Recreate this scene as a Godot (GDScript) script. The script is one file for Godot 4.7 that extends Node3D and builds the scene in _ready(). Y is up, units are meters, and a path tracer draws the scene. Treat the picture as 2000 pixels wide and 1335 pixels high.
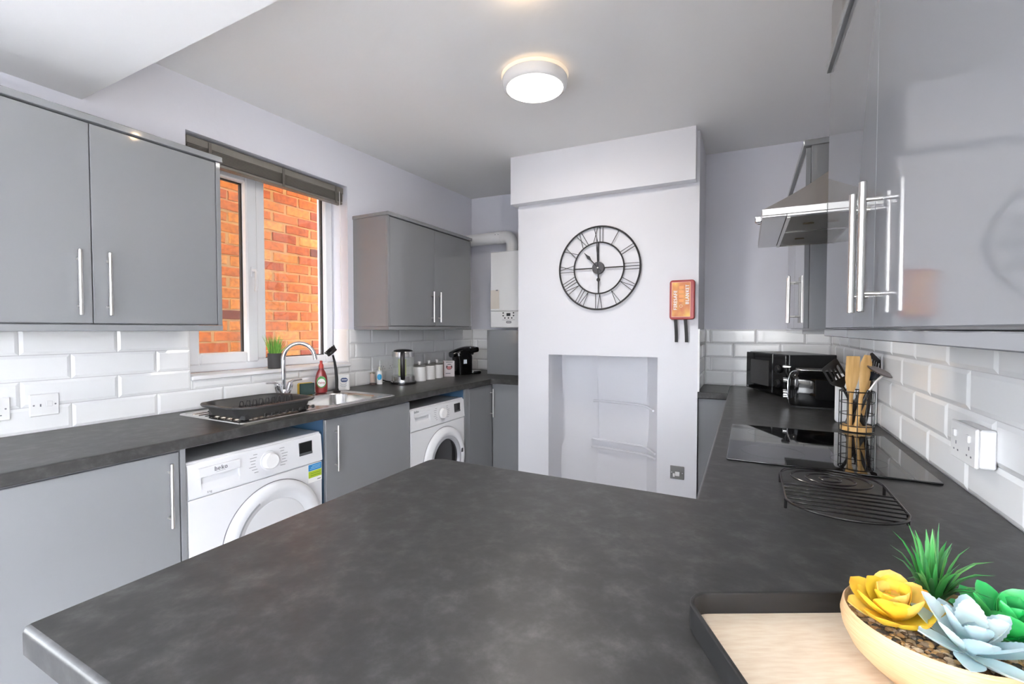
extends Node3D
# A grey fitted kitchen with a chimney breast, peninsula worktop and a window onto a brick wall.

const LW := -2.45          # left wall face
const RW := 0.495          # right wall face
const ZBL := -3.88         # back wall, left alcove
const ZBR := -3.6          # back wall, right alcove
const ZCH := -3.14         # chimney breast face
const CHL := -1.563        # chimney breast left side
const CHR := -0.28         # chimney breast right side
const T := 0.91            # worktop height

var M := {}
var taken := {}
var rng := RandomNumberGenerator.new()

# ------------------------------------------------------------------ mesh builder
class MB:
	var P := PackedVector3Array()
	var UV := PackedVector2Array()
	var C := PackedColorArray()
	var has_uv := false
	var has_c := false
	var crease := 0.72
	var xf := Transform3D()

	func tri(a: Vector3, b: Vector3, c: Vector3) -> void:
		P.append(xf * a); P.append(xf * b); P.append(xf * c)
		if has_uv:
			UV.append(Vector2.ZERO); UV.append(Vector2.ZERO); UV.append(Vector2.ZERO)

	func quad(a: Vector3, b: Vector3, c: Vector3, d: Vector3) -> void:
		tri(a, b, c); tri(a, c, d)

	func quad_uv(a: Vector3, b: Vector3, c: Vector3, d: Vector3) -> void:
		while UV.size() < P.size(): UV.append(Vector2.ZERO)
		has_uv = true
		for v in [a, b, c, a, c, d]: P.append(xf * v)
		for u in [Vector2(0, 1), Vector2(1, 1), Vector2(1, 0), Vector2(0, 1), Vector2(1, 0), Vector2(0, 0)]: UV.append(u)

	func fix(from: int) -> void:      # turn a closed piece the right way out
		var mid := Vector3.ZERO
		var n := P.size()
		for i in range(from, n): mid += P[i]
		mid /= maxf(1.0, n - from)
		var vol := 0.0
		var i := from
		while i < n:
			vol += (P[i] - mid).dot((P[i + 1] - mid).cross(P[i + 2] - mid))
			i += 3
		if vol < 0.0:
			i = from
			while i < n:
				var t := P[i + 1]
				P[i + 1] = P[i + 2]
				P[i + 2] = t
				if has_uv:
					var u := UV[i + 1]
					UV[i + 1] = UV[i + 2]
					UV[i + 2] = u
				i += 3

	func box(lo: Vector3, hi: Vector3, b := 0.0) -> MB:
		var at := P.size()
		var c := (lo + hi) / 2
		var h := (hi - lo).abs() / 2
		b = minf(b, minf(h.x, minf(h.y, h.z)) * 0.9)
		if b <= 0.0:
			var q := []
			for k in 8: q.append(c + h * Vector3(1 if k & 1 else -1, 1 if k & 2 else -1, 1 if k & 4 else -1))
			quad(q[0], q[2], q[3], q[1]); quad(q[4], q[5], q[7], q[6]); quad(q[0], q[1], q[5], q[4])
			quad(q[2], q[6], q[7], q[3]); quad(q[0], q[4], q[6], q[2]); quad(q[1], q[3], q[7], q[5])
			fix(at)
			return self
		var v := func(sx: float, sy: float, sz: float, ax: int) -> Vector3:
			var p := Vector3(sx * (h.x - b), sy * (h.y - b), sz * (h.z - b))
			p[ax] = [sx, sy, sz][ax] * h[ax]
			return c + p
		for ax in 3:
			for s in [-1.0, 1.0]:
				var ring := []
				for k in [[-1, -1], [1, -1], [1, 1], [-1, 1]]:
					var g := [0.0, 0.0, 0.0]
					g[ax] = s; g[(ax + 1) % 3] = float(k[0]); g[(ax + 2) % 3] = float(k[1])
					ring.append(v.call(g[0], g[1], g[2], ax))
				oquad(ring[0], ring[1], ring[2], ring[3], c)
		for ax in 3:
			var a1 := (ax + 1) % 3
			var a2 := (ax + 2) % 3
			for s1 in [-1.0, 1.0]:
				for s2 in [-1.0, 1.0]:
					var g := [0.0, 0.0, 0.0]
					g[a1] = s1; g[a2] = s2
					g[ax] = -1.0
					var p0: Vector3 = v.call(g[0], g[1], g[2], a1)
					var p1: Vector3 = v.call(g[0], g[1], g[2], a2)
					g[ax] = 1.0
					var p2: Vector3 = v.call(g[0], g[1], g[2], a2)
					var p3: Vector3 = v.call(g[0], g[1], g[2], a1)
					oquad(p0, p1, p2, p3, c)
		for sx in [-1.0, 1.0]:
			for sy in [-1.0, 1.0]:
				for sz in [-1.0, 1.0]:
					otri(v.call(sx, sy, sz, 0), v.call(sx, sy, sz, 1), v.call(sx, sy, sz, 2), c)
		return self

	func otri(a: Vector3, b: Vector3, c: Vector3, o: Vector3) -> void:
		if (b - a).cross(c - a).dot((a + b + c) / 3.0 - o) < 0.0: tri(a, c, b)
		else: tri(a, b, c)

	func oquad(a: Vector3, b: Vector3, c: Vector3, d: Vector3, o: Vector3) -> void:
		otri(a, b, c, o); otri(a, c, d, o)

	# rings of equal length joined into a skin
	func loft(rings: Array, cap0 := true, cap1 := true, looped := false, open_ring := false) -> MB:
		var at := P.size()
		var n: int = rings[0].size()
		var m := rings.size()
		for k in (m if looped else m - 1):
			var a: PackedVector3Array = rings[k]
			var b: PackedVector3Array = rings[(k + 1) % m]
			for i in (n - 1 if open_ring else n):
				var j := (i + 1) % n
				quad(a[i], a[j], b[j], b[i])
		if cap0: fan(rings[0])
		if cap1: fan(rings[m - 1], true)
		fix(at)
		return self

	func fan(r: PackedVector3Array, flip := false) -> void:
		var mid := Vector3.ZERO
		for p in r: mid += p
		mid /= r.size()
		for i in r.size():
			var j := (i + 1) % r.size()
			if flip: tri(mid, r[i], r[j])
			else: tri(mid, r[j], r[i])

	func circle(c: Vector3, r: float, x: Vector3, y: Vector3, seg: int) -> PackedVector3Array:
		var o := PackedVector3Array()
		for i in seg:
			var a := TAU * i / seg
			o.append(c + (x * cos(a) + y * sin(a)) * r)
		return o

	func cyl(a: Vector3, b: Vector3, r0: float, r1 := -1.0, seg := 16, bev := 0.0) -> MB:
		if r1 < 0.0: r1 = r0
		var d := (b - a).normalized()
		var x := d.cross(Vector3.UP if absf(d.y) < 0.9 else Vector3.RIGHT).normalized()
		var y := d.cross(x)
		var rings := []
		if bev > 0.0: rings.append(circle(a, r0 - bev, x, y, seg))
		rings.append(circle(a + d * bev, r0, x, y, seg))
		rings.append(circle(b - d * bev, r1, x, y, seg))
		if bev > 0.0: rings.append(circle(b, r1 - bev, x, y, seg))
		return loft(rings)

	func tube(pts: Array, r, seg := 8, looped := false) -> MB:
		var n := pts.size()
		var rings := []
		var x := Vector3.ZERO
		for i in n:
			var p: Vector3 = pts[i]
			var nx: Vector3 = pts[(i + 1) % n] if looped else pts[mini(i + 1, n - 1)]
			var pv: Vector3 = pts[(i - 1 + n) % n] if looped else pts[maxi(i - 1, 0)]
			var d := (nx - pv).normalized()
			if i == 0: x = d.cross(Vector3.UP if absf(d.y) < 0.9 else Vector3.RIGHT).normalized()
			x = (x - d * x.dot(d)).normalized()
			var rr: float = r[i] if r is Array else r
			rings.append(circle(p, rr, x, d.cross(x), seg))
		return loft(rings, not looped, not looped, looped)

	# profile of (radius, height) pairs turned round the y axis
	func lathe(prof: Array, at := Vector3.ZERO, seg := 32, closed := false) -> MB:
		var rings := []
		for p in prof:
			rings.append(circle(at + Vector3.UP * p[1], maxf(p[0], 0.00005), Vector3.RIGHT, Vector3.BACK, seg))
		return loft(rings, not closed, not closed, closed)

	# rounded rectangle in the xz plane
	func rr(c: Vector3, hx: float, hz: float, r: float, seg := 5) -> PackedVector3Array:
		var o := PackedVector3Array()
		r = minf(r, minf(hx, hz))
		for q in 4:
			var s := Vector2(1 if q == 0 or q == 3 else -1, 1 if q < 2 else -1)
			for i in seg + 1:
				var a := PI / 2 * (q + float(i) / seg)
				o.append(c + Vector3(s.x * (hx - r) + cos(a) * r, 0, s.y * (hz - r) + sin(a) * r))
		return o

	# upright rounded slab: plan hx x hz, from y0 to y1, top and bottom edges eased
	func slab(c: Vector3, hx: float, hz: float, y0: float, y1: float, r: float, e := 0.003, seg := 5) -> MB:
		var rings := []
		for k in [[y0, e], [y0 + e * 0.3, e * 0.3], [y0 + e, 0.0], [y1 - e, 0.0], [y1 - e * 0.3, e * 0.3], [y1, e]]:
			rings.append(rr(Vector3(c.x, k[0], c.z), hx - k[1], hz - k[1], maxf(r - k[1], 0.0005), seg))
		return loft(rings)

	# flat outline pushed along z of the given frame
	func extrude(poly: PackedVector2Array, f: Transform3D, depth: float) -> MB:
		var at := P.size()
		var idx := Geometry2D.triangulate_polygon(poly)
		for i in range(0, idx.size(), 3):
			var a := poly[idx[i]]
			var b := poly[idx[i + 1]]
			var c := poly[idx[i + 2]]
			if (b - a).cross(c - a) < 0.0:
				var w := b
				b = c
				c = w
			tri(f * Vector3(a.x, a.y, 0), f * Vector3(c.x, c.y, 0), f * Vector3(b.x, b.y, 0))
			tri(f * Vector3(a.x, a.y, depth), f * Vector3(b.x, b.y, depth), f * Vector3(c.x, c.y, depth))
		var ccw := not Geometry2D.is_polygon_clockwise(poly)
		for i in poly.size():
			var a := poly[i]
			var b := poly[(i + 1) % poly.size()]
			var q := [f * Vector3(a.x, a.y, 0), f * Vector3(b.x, b.y, 0), f * Vector3(b.x, b.y, depth), f * Vector3(a.x, a.y, depth)]
			if ccw: quad(q[0], q[1], q[2], q[3])
			else: quad(q[0], q[3], q[2], q[1])
		fix(at)
		return self

	# sheet from a function of (u, v) in 0..1
	func sheet(f: Callable, nu: int, nv: int) -> MB:
		for i in nu:
			for j in nv:
				var a: Vector3 = f.call(float(i) / nu, float(j) / nv)
				var b: Vector3 = f.call(float(i + 1) / nu, float(j) / nv)
				var c: Vector3 = f.call(float(i + 1) / nu, float(j + 1) / nv)
				var d: Vector3 = f.call(float(i) / nu, float(j + 1) / nv)
				quad(a, b, c, d)
		return self

	func paint(from: int, c: Color) -> void:
		has_c = true
		while C.size() < P.size(): C.append(Color.WHITE)
		for i in range(from, P.size()): C[i] = c

	func mesh(shift := Vector3.ZERO) -> ArrayMesh:
		var n := P.size()
		var fn := PackedVector3Array()
		fn.resize(n / 3)
		var near := {}
		for t in n / 3:
			var q := (P[t * 3 + 1] - P[t * 3]).cross(P[t * 3 + 2] - P[t * 3])
			fn[t] = q
			for k in 3:
				var key := Vector3i((P[t * 3 + k] * 20000.0).round())
				if near.has(key): near[key].append(t)
				else: near[key] = [t]
		var V := PackedVector3Array()
		var N := PackedVector3Array()
		var U := PackedVector2Array()
		var CC := PackedColorArray()
		V.resize(n); N.resize(n)
		if has_uv: U.resize(n)
		if has_c: CC.resize(n)
		while has_c and C.size() < n: C.append(Color.WHITE)
		while has_uv and UV.size() < n: UV.append(Vector2.ZERO)
		var order := [0, 2, 1]
		for t in n / 3:
			var own := fn[t].normalized()
			for k in 3:
				var src: int = t * 3 + order[k]
				var s := Vector3.ZERO
				for o in near[Vector3i((P[src] * 20000.0).round())]:
					if fn[o].normalized().dot(own) > crease: s += fn[o]
				var dst := t * 3 + k
				V[dst] = P[src] + shift
				N[dst] = s.normalized() if s.length_squared() > 1e-20 else own
				if has_uv: U[dst] = UV[src]
				if has_c: CC[dst] = C[src]
		var arr := []
		arr.resize(Mesh.ARRAY_MAX)
		arr[Mesh.ARRAY_VERTEX] = V
		arr[Mesh.ARRAY_NORMAL] = N
		if has_uv: arr[Mesh.ARRAY_TEX_UV] = U
		if has_c: arr[Mesh.ARRAY_COLOR] = CC
		var am := ArrayMesh.new()
		am.add_surface_from_arrays(Mesh.PRIMITIVE_TRIANGLES, arr)
		return am

# ------------------------------------------------------------------ scene helpers
func mb() -> MB:
	return MB.new()

func numbered(called: String) -> String:
	taken[called] = taken.get(called, -1) + 1
	return called if taken[called] == 0 else "%s_%03d" % [called, taken[called]]

func thing(called: String, label: String, category: String, at := Vector3.ZERO, group := "") -> Node3D:
	var o := Node3D.new()
	o.name = numbered(called)
	add_child(o)
	o.position = at
	o.set_meta("label", label)
	o.set_meta("category", category)
	if group: o.set_meta("group", group)
	return o

# a part whose shape is given in the thing's own axes
func part(parent: Node3D, called: String, b: MB, m: Material) -> MeshInstance3D:
	var o := MeshInstance3D.new()
	o.name = called
	o.mesh = b.mesh()
	o.material_override = m
	parent.add_child(o, true)
	return o

# a part whose shape is given in the room's axes
func wpart(parent: Node3D, called: String, b: MB, m: Material) -> MeshInstance3D:
	var o := MeshInstance3D.new()
	o.name = called
	var from := Vector3.ZERO
	var p: Node = parent
	while p is Node3D and p != self:
		from += p.position
		p = p.get_parent()
	o.mesh = b.mesh(-from)
	o.material_override = m
	parent.add_child(o, true)
	return o

func solid(called: String, b: MB, m: Material, label: String, category: String, at := Vector3.ZERO, group := "") -> MeshInstance3D:
	var o := MeshInstance3D.new()
	o.name = numbered(called)
	o.mesh = b.mesh(-at)
	o.position = at
	o.material_override = m
	add_child(o)
	o.set_meta("label", label)
	o.set_meta("category", category)
	if group: o.set_meta("group", group)
	return o

func struct(called: String, b: MB, m: Material) -> MeshInstance3D:
	var o := MeshInstance3D.new()
	o.name = called
	if b: o.mesh = b.mesh()
	o.material_override = m
	add_child(o)
	o.set_meta("kind", "structure")
	return o

func piece(parent: Node3D, called: String, mesh: Mesh, m: Material, t: Transform3D) -> MeshInstance3D:
	var o := MeshInstance3D.new()
	o.name = called
	o.mesh = mesh
	o.material_override = m
	o.transform = t
	parent.add_child(o, true)
	return o

func lettering(parent: Node3D, called: String, words: String, size: float, m: Material, t: Transform3D, bold := true) -> MeshInstance3D:
	var f := SystemFont.new()
	f.font_names = PackedStringArray(["Droid Sans"])
	f.font_weight = 700 if bold else 400
	var tm := TextMesh.new()
	tm.text = words
	tm.font = f
	tm.font_size = 32
	tm.pixel_size = size / 32.0
	tm.depth = 0.0006
	tm.curve_step = 2.0
	return piece(parent, called, tm, m, t)

func mat(c: Color, rough := 0.5, metal := 0.0, spec := 0.5) -> StandardMaterial3D:
	var m := StandardMaterial3D.new()
	m.albedo_color = c
	m.roughness = rough
	m.metallic = metal
	m.metallic_specular = spec
	return m

func s8(r: float, g: float, b: float) -> Color:
	return Color(r / 255.0, g / 255.0, b / 255.0)

func noise_tex(freq: float, octaves: int, ramp: Array, seed_n: int, size := 512, gain := 0.5, kind := FastNoiseLite.TYPE_SIMPLEX_SMOOTH) -> NoiseTexture2D:
	var f := FastNoiseLite.new()
	f.noise_type = kind
	f.frequency = freq
	f.fractal_octaves = octaves
	f.fractal_gain = gain
	f.seed = seed_n
	var t := NoiseTexture2D.new()
	t.width = size
	t.height = size
	t.seamless = true
	t.noise = f
	if ramp:
		var g := Gradient.new()
		var off := PackedFloat32Array()
		var col := PackedColorArray()
		for r in ramp:
			off.append(r[0]); col.append(r[1])
		g.offsets = off
		g.colors = col
		t.color_ramp = g
	return t

func textured(m: StandardMaterial3D, t: Texture2D, scale: Vector3) -> StandardMaterial3D:
	m.albedo_color = Color.WHITE
	m.albedo_texture = t
	m.uv1_triplanar = true
	m.uv1_world_triplanar = true
	m.uv1_scale = scale
	return m

func relief(m: StandardMaterial3D, t: Texture2D, cm: float) -> StandardMaterial3D:
	m.heightmap_enabled = true
	m.heightmap_texture = t
	m.heightmap_scale = cm
	return m

# ------------------------------------------------------------------ the scene
func _ready() -> void:
	rng.seed = 71
	# camera
	var cam := Camera3D.new()
	cam.name = "camera"
	cam.position = Vector3(0, 1.31, 0)
	cam.rotation_degrees = Vector3(-1.60, 27.26, 0)
	cam.fov = 73.62
	cam.near = 0.02
	cam.far = 200.0
	add_child(cam)
	cam.current = true
	# daylight
	var sky_mat := ProceduralSkyMaterial.new()
	sky_mat.sky_top_color = Color(0.82, 0.86, 0.92)
	sky_mat.sky_horizon_color = Color(0.95, 0.96, 0.97)
	sky_mat.sky_curve = 0.25
	sky_mat.ground_bottom_color = Color(0.42, 0.41, 0.39)
	sky_mat.ground_horizon_color = Color(0.62, 0.62, 0.62)
	sky_mat.energy_multiplier = 1.0
	var sky := Sky.new()
	sky.sky_material = sky_mat
	var env := Environment.new()
	env.background_mode = Environment.BG_SKY
	env.sky = sky
	env.background_energy_multiplier = 17.0
	env.ambient_light_source = Environment.AMBIENT_SOURCE_BG
	env.tonemap_mode = Environment.TONE_MAPPER_LINEAR
	env.tonemap_exposure = 1.90
	env.sdfgi_enabled = true
	env.ssao_enabled = true
	env.ssil_enabled = true
	var we := WorldEnvironment.new()
	we.name = "world_environment"
	we.environment = env
	add_child(we)
	# sun through the added garden doors, bounced into the room off the pale floor
	var sun := DirectionalLight3D.new()
	sun.name = "sun"
	sun.light_color = Color(1.0, 0.985, 0.96)
	sun.light_energy = 30.0
	sun.light_angular_distance = 0.6
	sun.shadow_enabled = true
	sun.sky_mode = DirectionalLight3D.SKY_MODE_LIGHT_ONLY
	add_child(sun)
	sun.look_at_from_position(Vector3.ZERO, Vector3(-0.72, -0.66, 0.16), Vector3.UP)
	make_materials()
	build_shell()
	build_tiles()
	build_outside()
	build_window()
	build_chimney()
	build_worktops()
	build_left_units()
	build_upper_units()
	build_right_side()
	build_appliances()
	build_lamps()
	build_sink_area()
	build_left_clutter()
	build_right_clutter()
	build_wall_items()
	build_tray()

func make_materials() -> void:
	var speck := noise_tex(0.09, 3, [], 3, 512)
	var paint_fine := noise_tex(0.02, 4, [], 5, 512)
	M.wall = relief(mat(s8(231, 232, 238), 0.62), paint_fine, 0.06)
	M.wall.uv1_triplanar = true; M.wall.uv1_world_triplanar = true; M.wall.uv1_scale = Vector3.ONE * 1.2
	M.wall_shade_tint = M.wall.duplicate()  # lavender cast of the shaded walls put into their colour
	M.wall_shade_tint.albedo_color = s8(231, 232, 241)
	M.ceiling = relief(mat(s8(244, 244, 244), 0.75), paint_fine, 0.08)
	M.ceiling.uv1_triplanar = true; M.ceiling.uv1_world_triplanar = true; M.ceiling.uv1_scale = Vector3.ONE * 0.9
	M.floor = textured(mat(Color.WHITE, 0.35), noise_tex(0.012, 4, [[0.0, s8(214, 212, 210)], [1.0, s8(234, 233, 232)]], 8), Vector3(0.4, 0.4, 2.0))
	M.tile = mat(s8(244, 245, 246), 0.10)
	M.grout = mat(s8(200, 200, 202), 0.85)
	M.trim_white = mat(s8(246, 246, 248), 0.30)
	M.upvc = mat(s8(246, 248, 252), 0.22)
	M.gasket = mat(s8(28, 28, 30), 0.6)
	M.door = mat(s8(130, 132, 136), 0.055)
	M.carcass = mat(s8(134, 136, 140), 0.06)
	M.film = mat(s8(72, 104, 136), 0.3)
	M.dark_void = mat(s8(52, 50, 50), 0.8)
	# laminate: charcoal stone with soft cloudy mottling
	var stone := noise_tex(0.007, 7, [[0.0, s8(50, 50, 50)], [0.40, s8(56, 56, 56)], [0.55, s8(61, 61, 61)], [0.70, s8(68, 68, 68)], [0.85, s8(77, 76, 76)], [1.0, s8(88, 87, 87)]], 11, 2048, 0.66)
	M.worktop = textured(mat(Color.WHITE, 0.37, 0.0, 0.34), stone, Vector3(0.9, 0.9, 0.9))
	relief(M.worktop, speck, 0.012)
	M.steel = mat(s8(206, 205, 202), 0.24, 1.0)
	M.steel_brushed = textured(mat(Color.WHITE, 0.30, 1.0), noise_tex(0.05, 2, [[0.0, s8(184, 182, 178)], [1.0, s8(204, 202, 198)]], 21, 256), Vector3(1.0, 40.0, 40.0))
	M.hood = mat(s8(196, 191, 186), 0.27, 1.0)
	M.handle = mat(s8(226, 224, 220), 0.28, 1.0)
	M.chrome = mat(s8(232, 233, 236), 0.06, 1.0)
	M.white_enamel = mat(s8(228, 229, 232), 0.20)
	M.white_plastic = mat(s8(240, 240, 240), 0.30)
	M.black_gloss = mat(s8(9, 9, 10), 0.05)
	M.black_plastic = mat(s8(26, 26, 27), 0.32)
	M.black_matt = mat(s8(30, 30, 31), 0.55)
	M.black_wire = mat(s8(20, 17, 17), 0.22)
	M.rack = mat(s8(50, 50, 51), 0.42)
	M.glass = mat(Color(1, 1, 1, 0.03), 0.0)
	M.glass.transparency = BaseMaterial3D.TRANSPARENCY_ALPHA
	M.clear = mat(Color(0.93, 0.97, 0.95, 0.10), 0.02)
	M.clear.transparency = BaseMaterial3D.TRANSPARENCY_ALPHA
	M.hob = mat(s8(6, 6, 7), 0.025, 0.0, 0.6)
	M.print_grey = mat(s8(120, 122, 128), 0.5)
	M.print_dark = mat(s8(50, 52, 58), 0.5)
	M.print_white = mat(s8(250, 250, 248), 0.4)
	M.blind = mat(s8(118, 114, 108), 0.40)
	M.blind_dark = mat(s8(96, 92, 86), 0.45)
	# wood: long grain in x
	M.bamboo = textured(mat(Color.WHITE, 0.45), noise_tex(0.02, 3, [[0.0, s8(206, 158, 92)], [0.5, s8(222, 178, 112)], [1.0, s8(234, 196, 134)]], 31, 256), Vector3(14.0, 1.6, 14.0))
	M.tray_wood = textured(mat(Color.WHITE, 0.45), noise_tex(0.02, 4, [[0.0, s8(226, 204, 178)], [0.5, s8(236, 218, 194)], [1.0, s8(243, 229, 208)]], 33, 512), Vector3(2.0, 2.0, 14.0))
	M.tray_wood.uv1_world_triplanar = false
	M.bowl_wood = textured(mat(Color.WHITE, 0.42), noise_tex(0.02, 4, [[0.0, s8(194, 152, 106)], [0.5, s8(216, 180, 136)], [1.0, s8(230, 200, 160)]], 35, 512), Vector3(3.0, 60.0, 3.0))

# ------------------------------------------------------------------ room shell
func build_shell() -> void:
	struct("floor", mb().box(Vector3(-2.75, -0.12, -4.2), Vector3(3.3, 0.0, 3.2)), M.floor)
	# old ceiling, a little out of level, as a slab with four corner heights
	var c := mb()
	var q := [Vector3(-2.6, 2.525, -0.60), Vector3(-2.6, 2.603, -4.1), Vector3(0.7, 2.545, -4.1), Vector3(0.7, 2.56, -0.60)]
	var at := c.P.size()
	var top := []
	for p in q: top.append(Vector3(p.x, 2.80, p.z))
	for i in 4:
		var j := (i + 1) % 4
		c.quad(q[i], q[j], top[j], top[i])
	c.quad(q[3], q[2], q[1], q[0]); c.quad(top[0], top[1], top[2], top[3])
	c.fix(at)
	struct("ceiling", c, M.ceiling)
	struct("added_roof_block", mb().box(Vector3(-2.75, 2.82, -4.2), Vector3(0.8, 4.7, 3.1)), mat(s8(150, 140, 130), 0.8))  # unseen mass added to cut sky light on the bricks outside
	struct("ceiling_low", mb().box(Vector3(-2.6, 2.255, -0.89), Vector3(3.2, 2.80, 3.1), 0.006), M.ceiling)
	# left wall with the window opening, plus one for an added window
	var l := mb()
	l.box(Vector3(-2.75, 0, -1.275), Vector3(LW, 2.80, 0.35))
	l.box(Vector3(-2.75, 0, 2.35), Vector3(LW, 2.80, 3.1))
	l.box(Vector3(-2.75, 0, 0.35), Vector3(LW, 0.75, 2.35))
	l.box(Vector3(-2.75, 2.12, 0.35), Vector3(LW, 2.80, 2.35))
	l.box(Vector3(-2.75, 0, -4.2), Vector3(LW, 2.80, -2.29))
	l.box(Vector3(-2.75, 0, -2.29), Vector3(LW, 1.060, -1.275))
	l.box(Vector3(-2.75, 2.285, -2.29), Vector3(LW, 2.80, -1.275))
	struct("wall_left", l, M.wall_shade_tint)
	# right wall of the kitchen, stepping out to the wider dining end behind the camera
	var r := mb()
	r.box(Vector3(RW, 0, -4.2), Vector3(0.8, 2.80, -0.20))
	r.box(Vector3(0.8, 0, -0.45), Vector3(3.0, 2.80, -0.20))
	r.box(Vector3(3.0, 0, -0.45), Vector3(3.3, 2.80, 0.10))
	r.box(Vector3(3.0, 0, 1.75), Vector3(3.3, 2.80, 3.1))
	r.box(Vector3(3.0, 2.12, 0.10), Vector3(3.3, 2.80, 1.75))
	struct("wall_right", r, M.wall_shade_tint)
	var b := mb()
	b.box(Vector3(LW, 0, -4.2), Vector3(-1.2, 2.80, ZBL))
	b.box(Vector3(-0.6, 0, -4.2), Vector3(RW, 2.80, ZBR))
	struct("wall_back", b, M.wall_shade_tint)
	# wall behind the camera with an opening for the added window
	var n := mb()
	n.box(Vector3(-2.75, 0, 2.8), Vector3(-0.3, 2.80, 3.1))
	n.box(Vector3(0.85, 0, 2.8), Vector3(3.3, 2.80, 3.1))
	n.box(Vector3(-0.3, 2.12, 2.8), Vector3(0.85, 2.80, 3.1))
	n.box(Vector3(-0.3, 0, 2.8), Vector3(0.85, 0.5, 3.1))
	struct("wall_front", n, M.wall)
	# unseen garden doors and rear window, added to bring in daylight
	var d := struct("door_1", null, null)
	for k in 2:
		var z0 := 0.10 + k * 0.825
		var z1 := z0 + 0.825
		var f := mb()
		f.box(Vector3(3.10, 0, z0), Vector3(3.17, 2.12, z0 + 0.06), 0.004)
		f.box(Vector3(3.10, 0, z1 - 0.06), Vector3(3.17, 2.12, z1), 0.004)
		f.box(Vector3(3.10, 0, z0 + 0.06), Vector3(3.17, 0.08, z1 - 0.06), 0.004)
		f.box(Vector3(3.10, 2.05, z0 + 0.06), Vector3(3.17, 2.12, z1 - 0.06), 0.004)
		wpart(d, "frame", f, M.upvc)
		wpart(d, "pane", mb().box(Vector3(3.13, 0.08, z0 + 0.06), Vector3(3.136, 2.05, z1 - 0.06)), M.glass)
	var w := struct("window_2", null, null)
	for k in 2:
		var x0 := -0.3 + k * 0.575
		var x1 := x0 + 0.575
		var f := mb()
		f.box(Vector3(x0, 0.5, 2.90), Vector3(x0 + 0.06, 2.12, 2.97), 0.004)
		f.box(Vector3(x1 - 0.06, 0.5, 2.90), Vector3(x1, 2.12, 2.97), 0.004)
		f.box(Vector3(x0 + 0.06, 0.5, 2.90), Vector3(x1 - 0.06, 0.57, 2.97), 0.004)
		f.box(Vector3(x0 + 0.06, 2.05, 2.90), Vector3(x1 - 0.06, 2.12, 2.97), 0.004)
		wpart(w, "frame", f, M.upvc)
		wpart(w, "pane", mb().box(Vector3(x0 + 0.06, 0.57, 2.93), Vector3(x1 - 0.06, 2.05, 2.936)), M.glass)
	var v := struct("window_3", null, null)  # unseen window added to light the right-hand cupboards
	for k in 2:
		var z0 := 0.35 + k * 1.0
		var f := mb()
		f.box(Vector3(-2.66, 0.75, z0), Vector3(-2.60, 2.12, z0 + 0.06), 0.004)
		f.box(Vector3(-2.66, 0.75, z0 + 0.94), Vector3(-2.60, 2.12, z0 + 1.0), 0.004)
		f.box(Vector3(-2.66, 0.75, z0 + 0.06), Vector3(-2.60, 0.82, z0 + 0.94), 0.004)
		f.box(Vector3(-2.66, 2.05, z0 + 0.06), Vector3(-2.60, 2.12, z0 + 0.94), 0.004)
		wpart(v, "frame", f, M.upvc)
		wpart(v, "pane", mb().box(Vector3(-2.634, 0.82, z0 + 0.06), Vector3(-2.628, 2.05, z0 + 0.94)), M.glass)

# ------------------------------------------------------------------ bevelled metro tiles
var tile_cache := {}

func tile_mesh(w: float, h: float) -> Mesh:
	var key := Vector2i(roundi(w * 2000), roundi(h * 2000))
	if not tile_cache.has(key):
		var b := mb()
		b.crease = 0.99
		var e := minf(0.011, minf(w, h) * 0.3)
		var o := [Vector3(-w / 2, -h / 2, 0.0045), Vector3(w / 2, -h / 2, 0.0045), Vector3(w / 2, h / 2, 0.0045), Vector3(-w / 2, h / 2, 0.0045)]
		var i := [Vector3(-w / 2 + e, -h / 2 + e, 0.009), Vector3(w / 2 - e, -h / 2 + e, 0.009), Vector3(w / 2 - e, h / 2 - e, 0.009), Vector3(-w / 2 + e, h / 2 - e, 0.009)]
		var k := [Vector3(-w / 2, -h / 2, 0), Vector3(w / 2, -h / 2, 0), Vector3(w / 2, h / 2, 0), Vector3(-w / 2, h / 2, 0)]
		b.quad(i[0], i[1], i[2], i[3])
		for s in 4:
			var t := (s + 1) % 4
			b.quad(o[s], o[t], i[t], i[s])
			b.quad(k[s], k[t], o[t], o[s])
		tile_cache[key] = b.mesh()
	return tile_cache[key]

# rows of tiles on a wall: frame f has x along the wall, z out of it; spans are clipped to [a, b]
func tile_rows(parent: Node3D, f: Transform3D, a: float, b: float, joints: Callable, holes := []) -> void:
	for r in 4:
		var y0 := T + 0.1 * r
		var y1 := y0 + 0.1
		var cuts: Array = joints.call(r)
		cuts = cuts.filter(func(v): return v > a + 0.012 and v < b - 0.012)
		cuts.append(a); cuts.append(b)
		for h in holes:
			if y0 < h[3] - 0.001 and y1 > h[2] + 0.001:
				cuts.append(h[0]); cuts.append(h[1])
		cuts.sort()
		for i in cuts.size() - 1:
			var u0: float = cuts[i]
			var u1: float = cuts[i + 1]
			var top := y1
			var skip := u1 - u0 < 0.008
			for h in holes:
				if (u0 + u1) / 2 > h[0] and (u0 + u1) / 2 < h[1] and y1 > h[2] + 0.001:
					if h[2] - y0 < 0.02: skip = true
					else: top = h[2]
			if skip: continue
			var g := 0.0012
			var w := u1 - u0 - 2 * g
			var hh := top - y0 - 2 * g
			piece(parent, "tile", tile_mesh(w, hh), M.tile, f * Transform3D(Basis(), Vector3((u0 + u1) / 2, (y0 + top) / 2, 0)))

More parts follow.
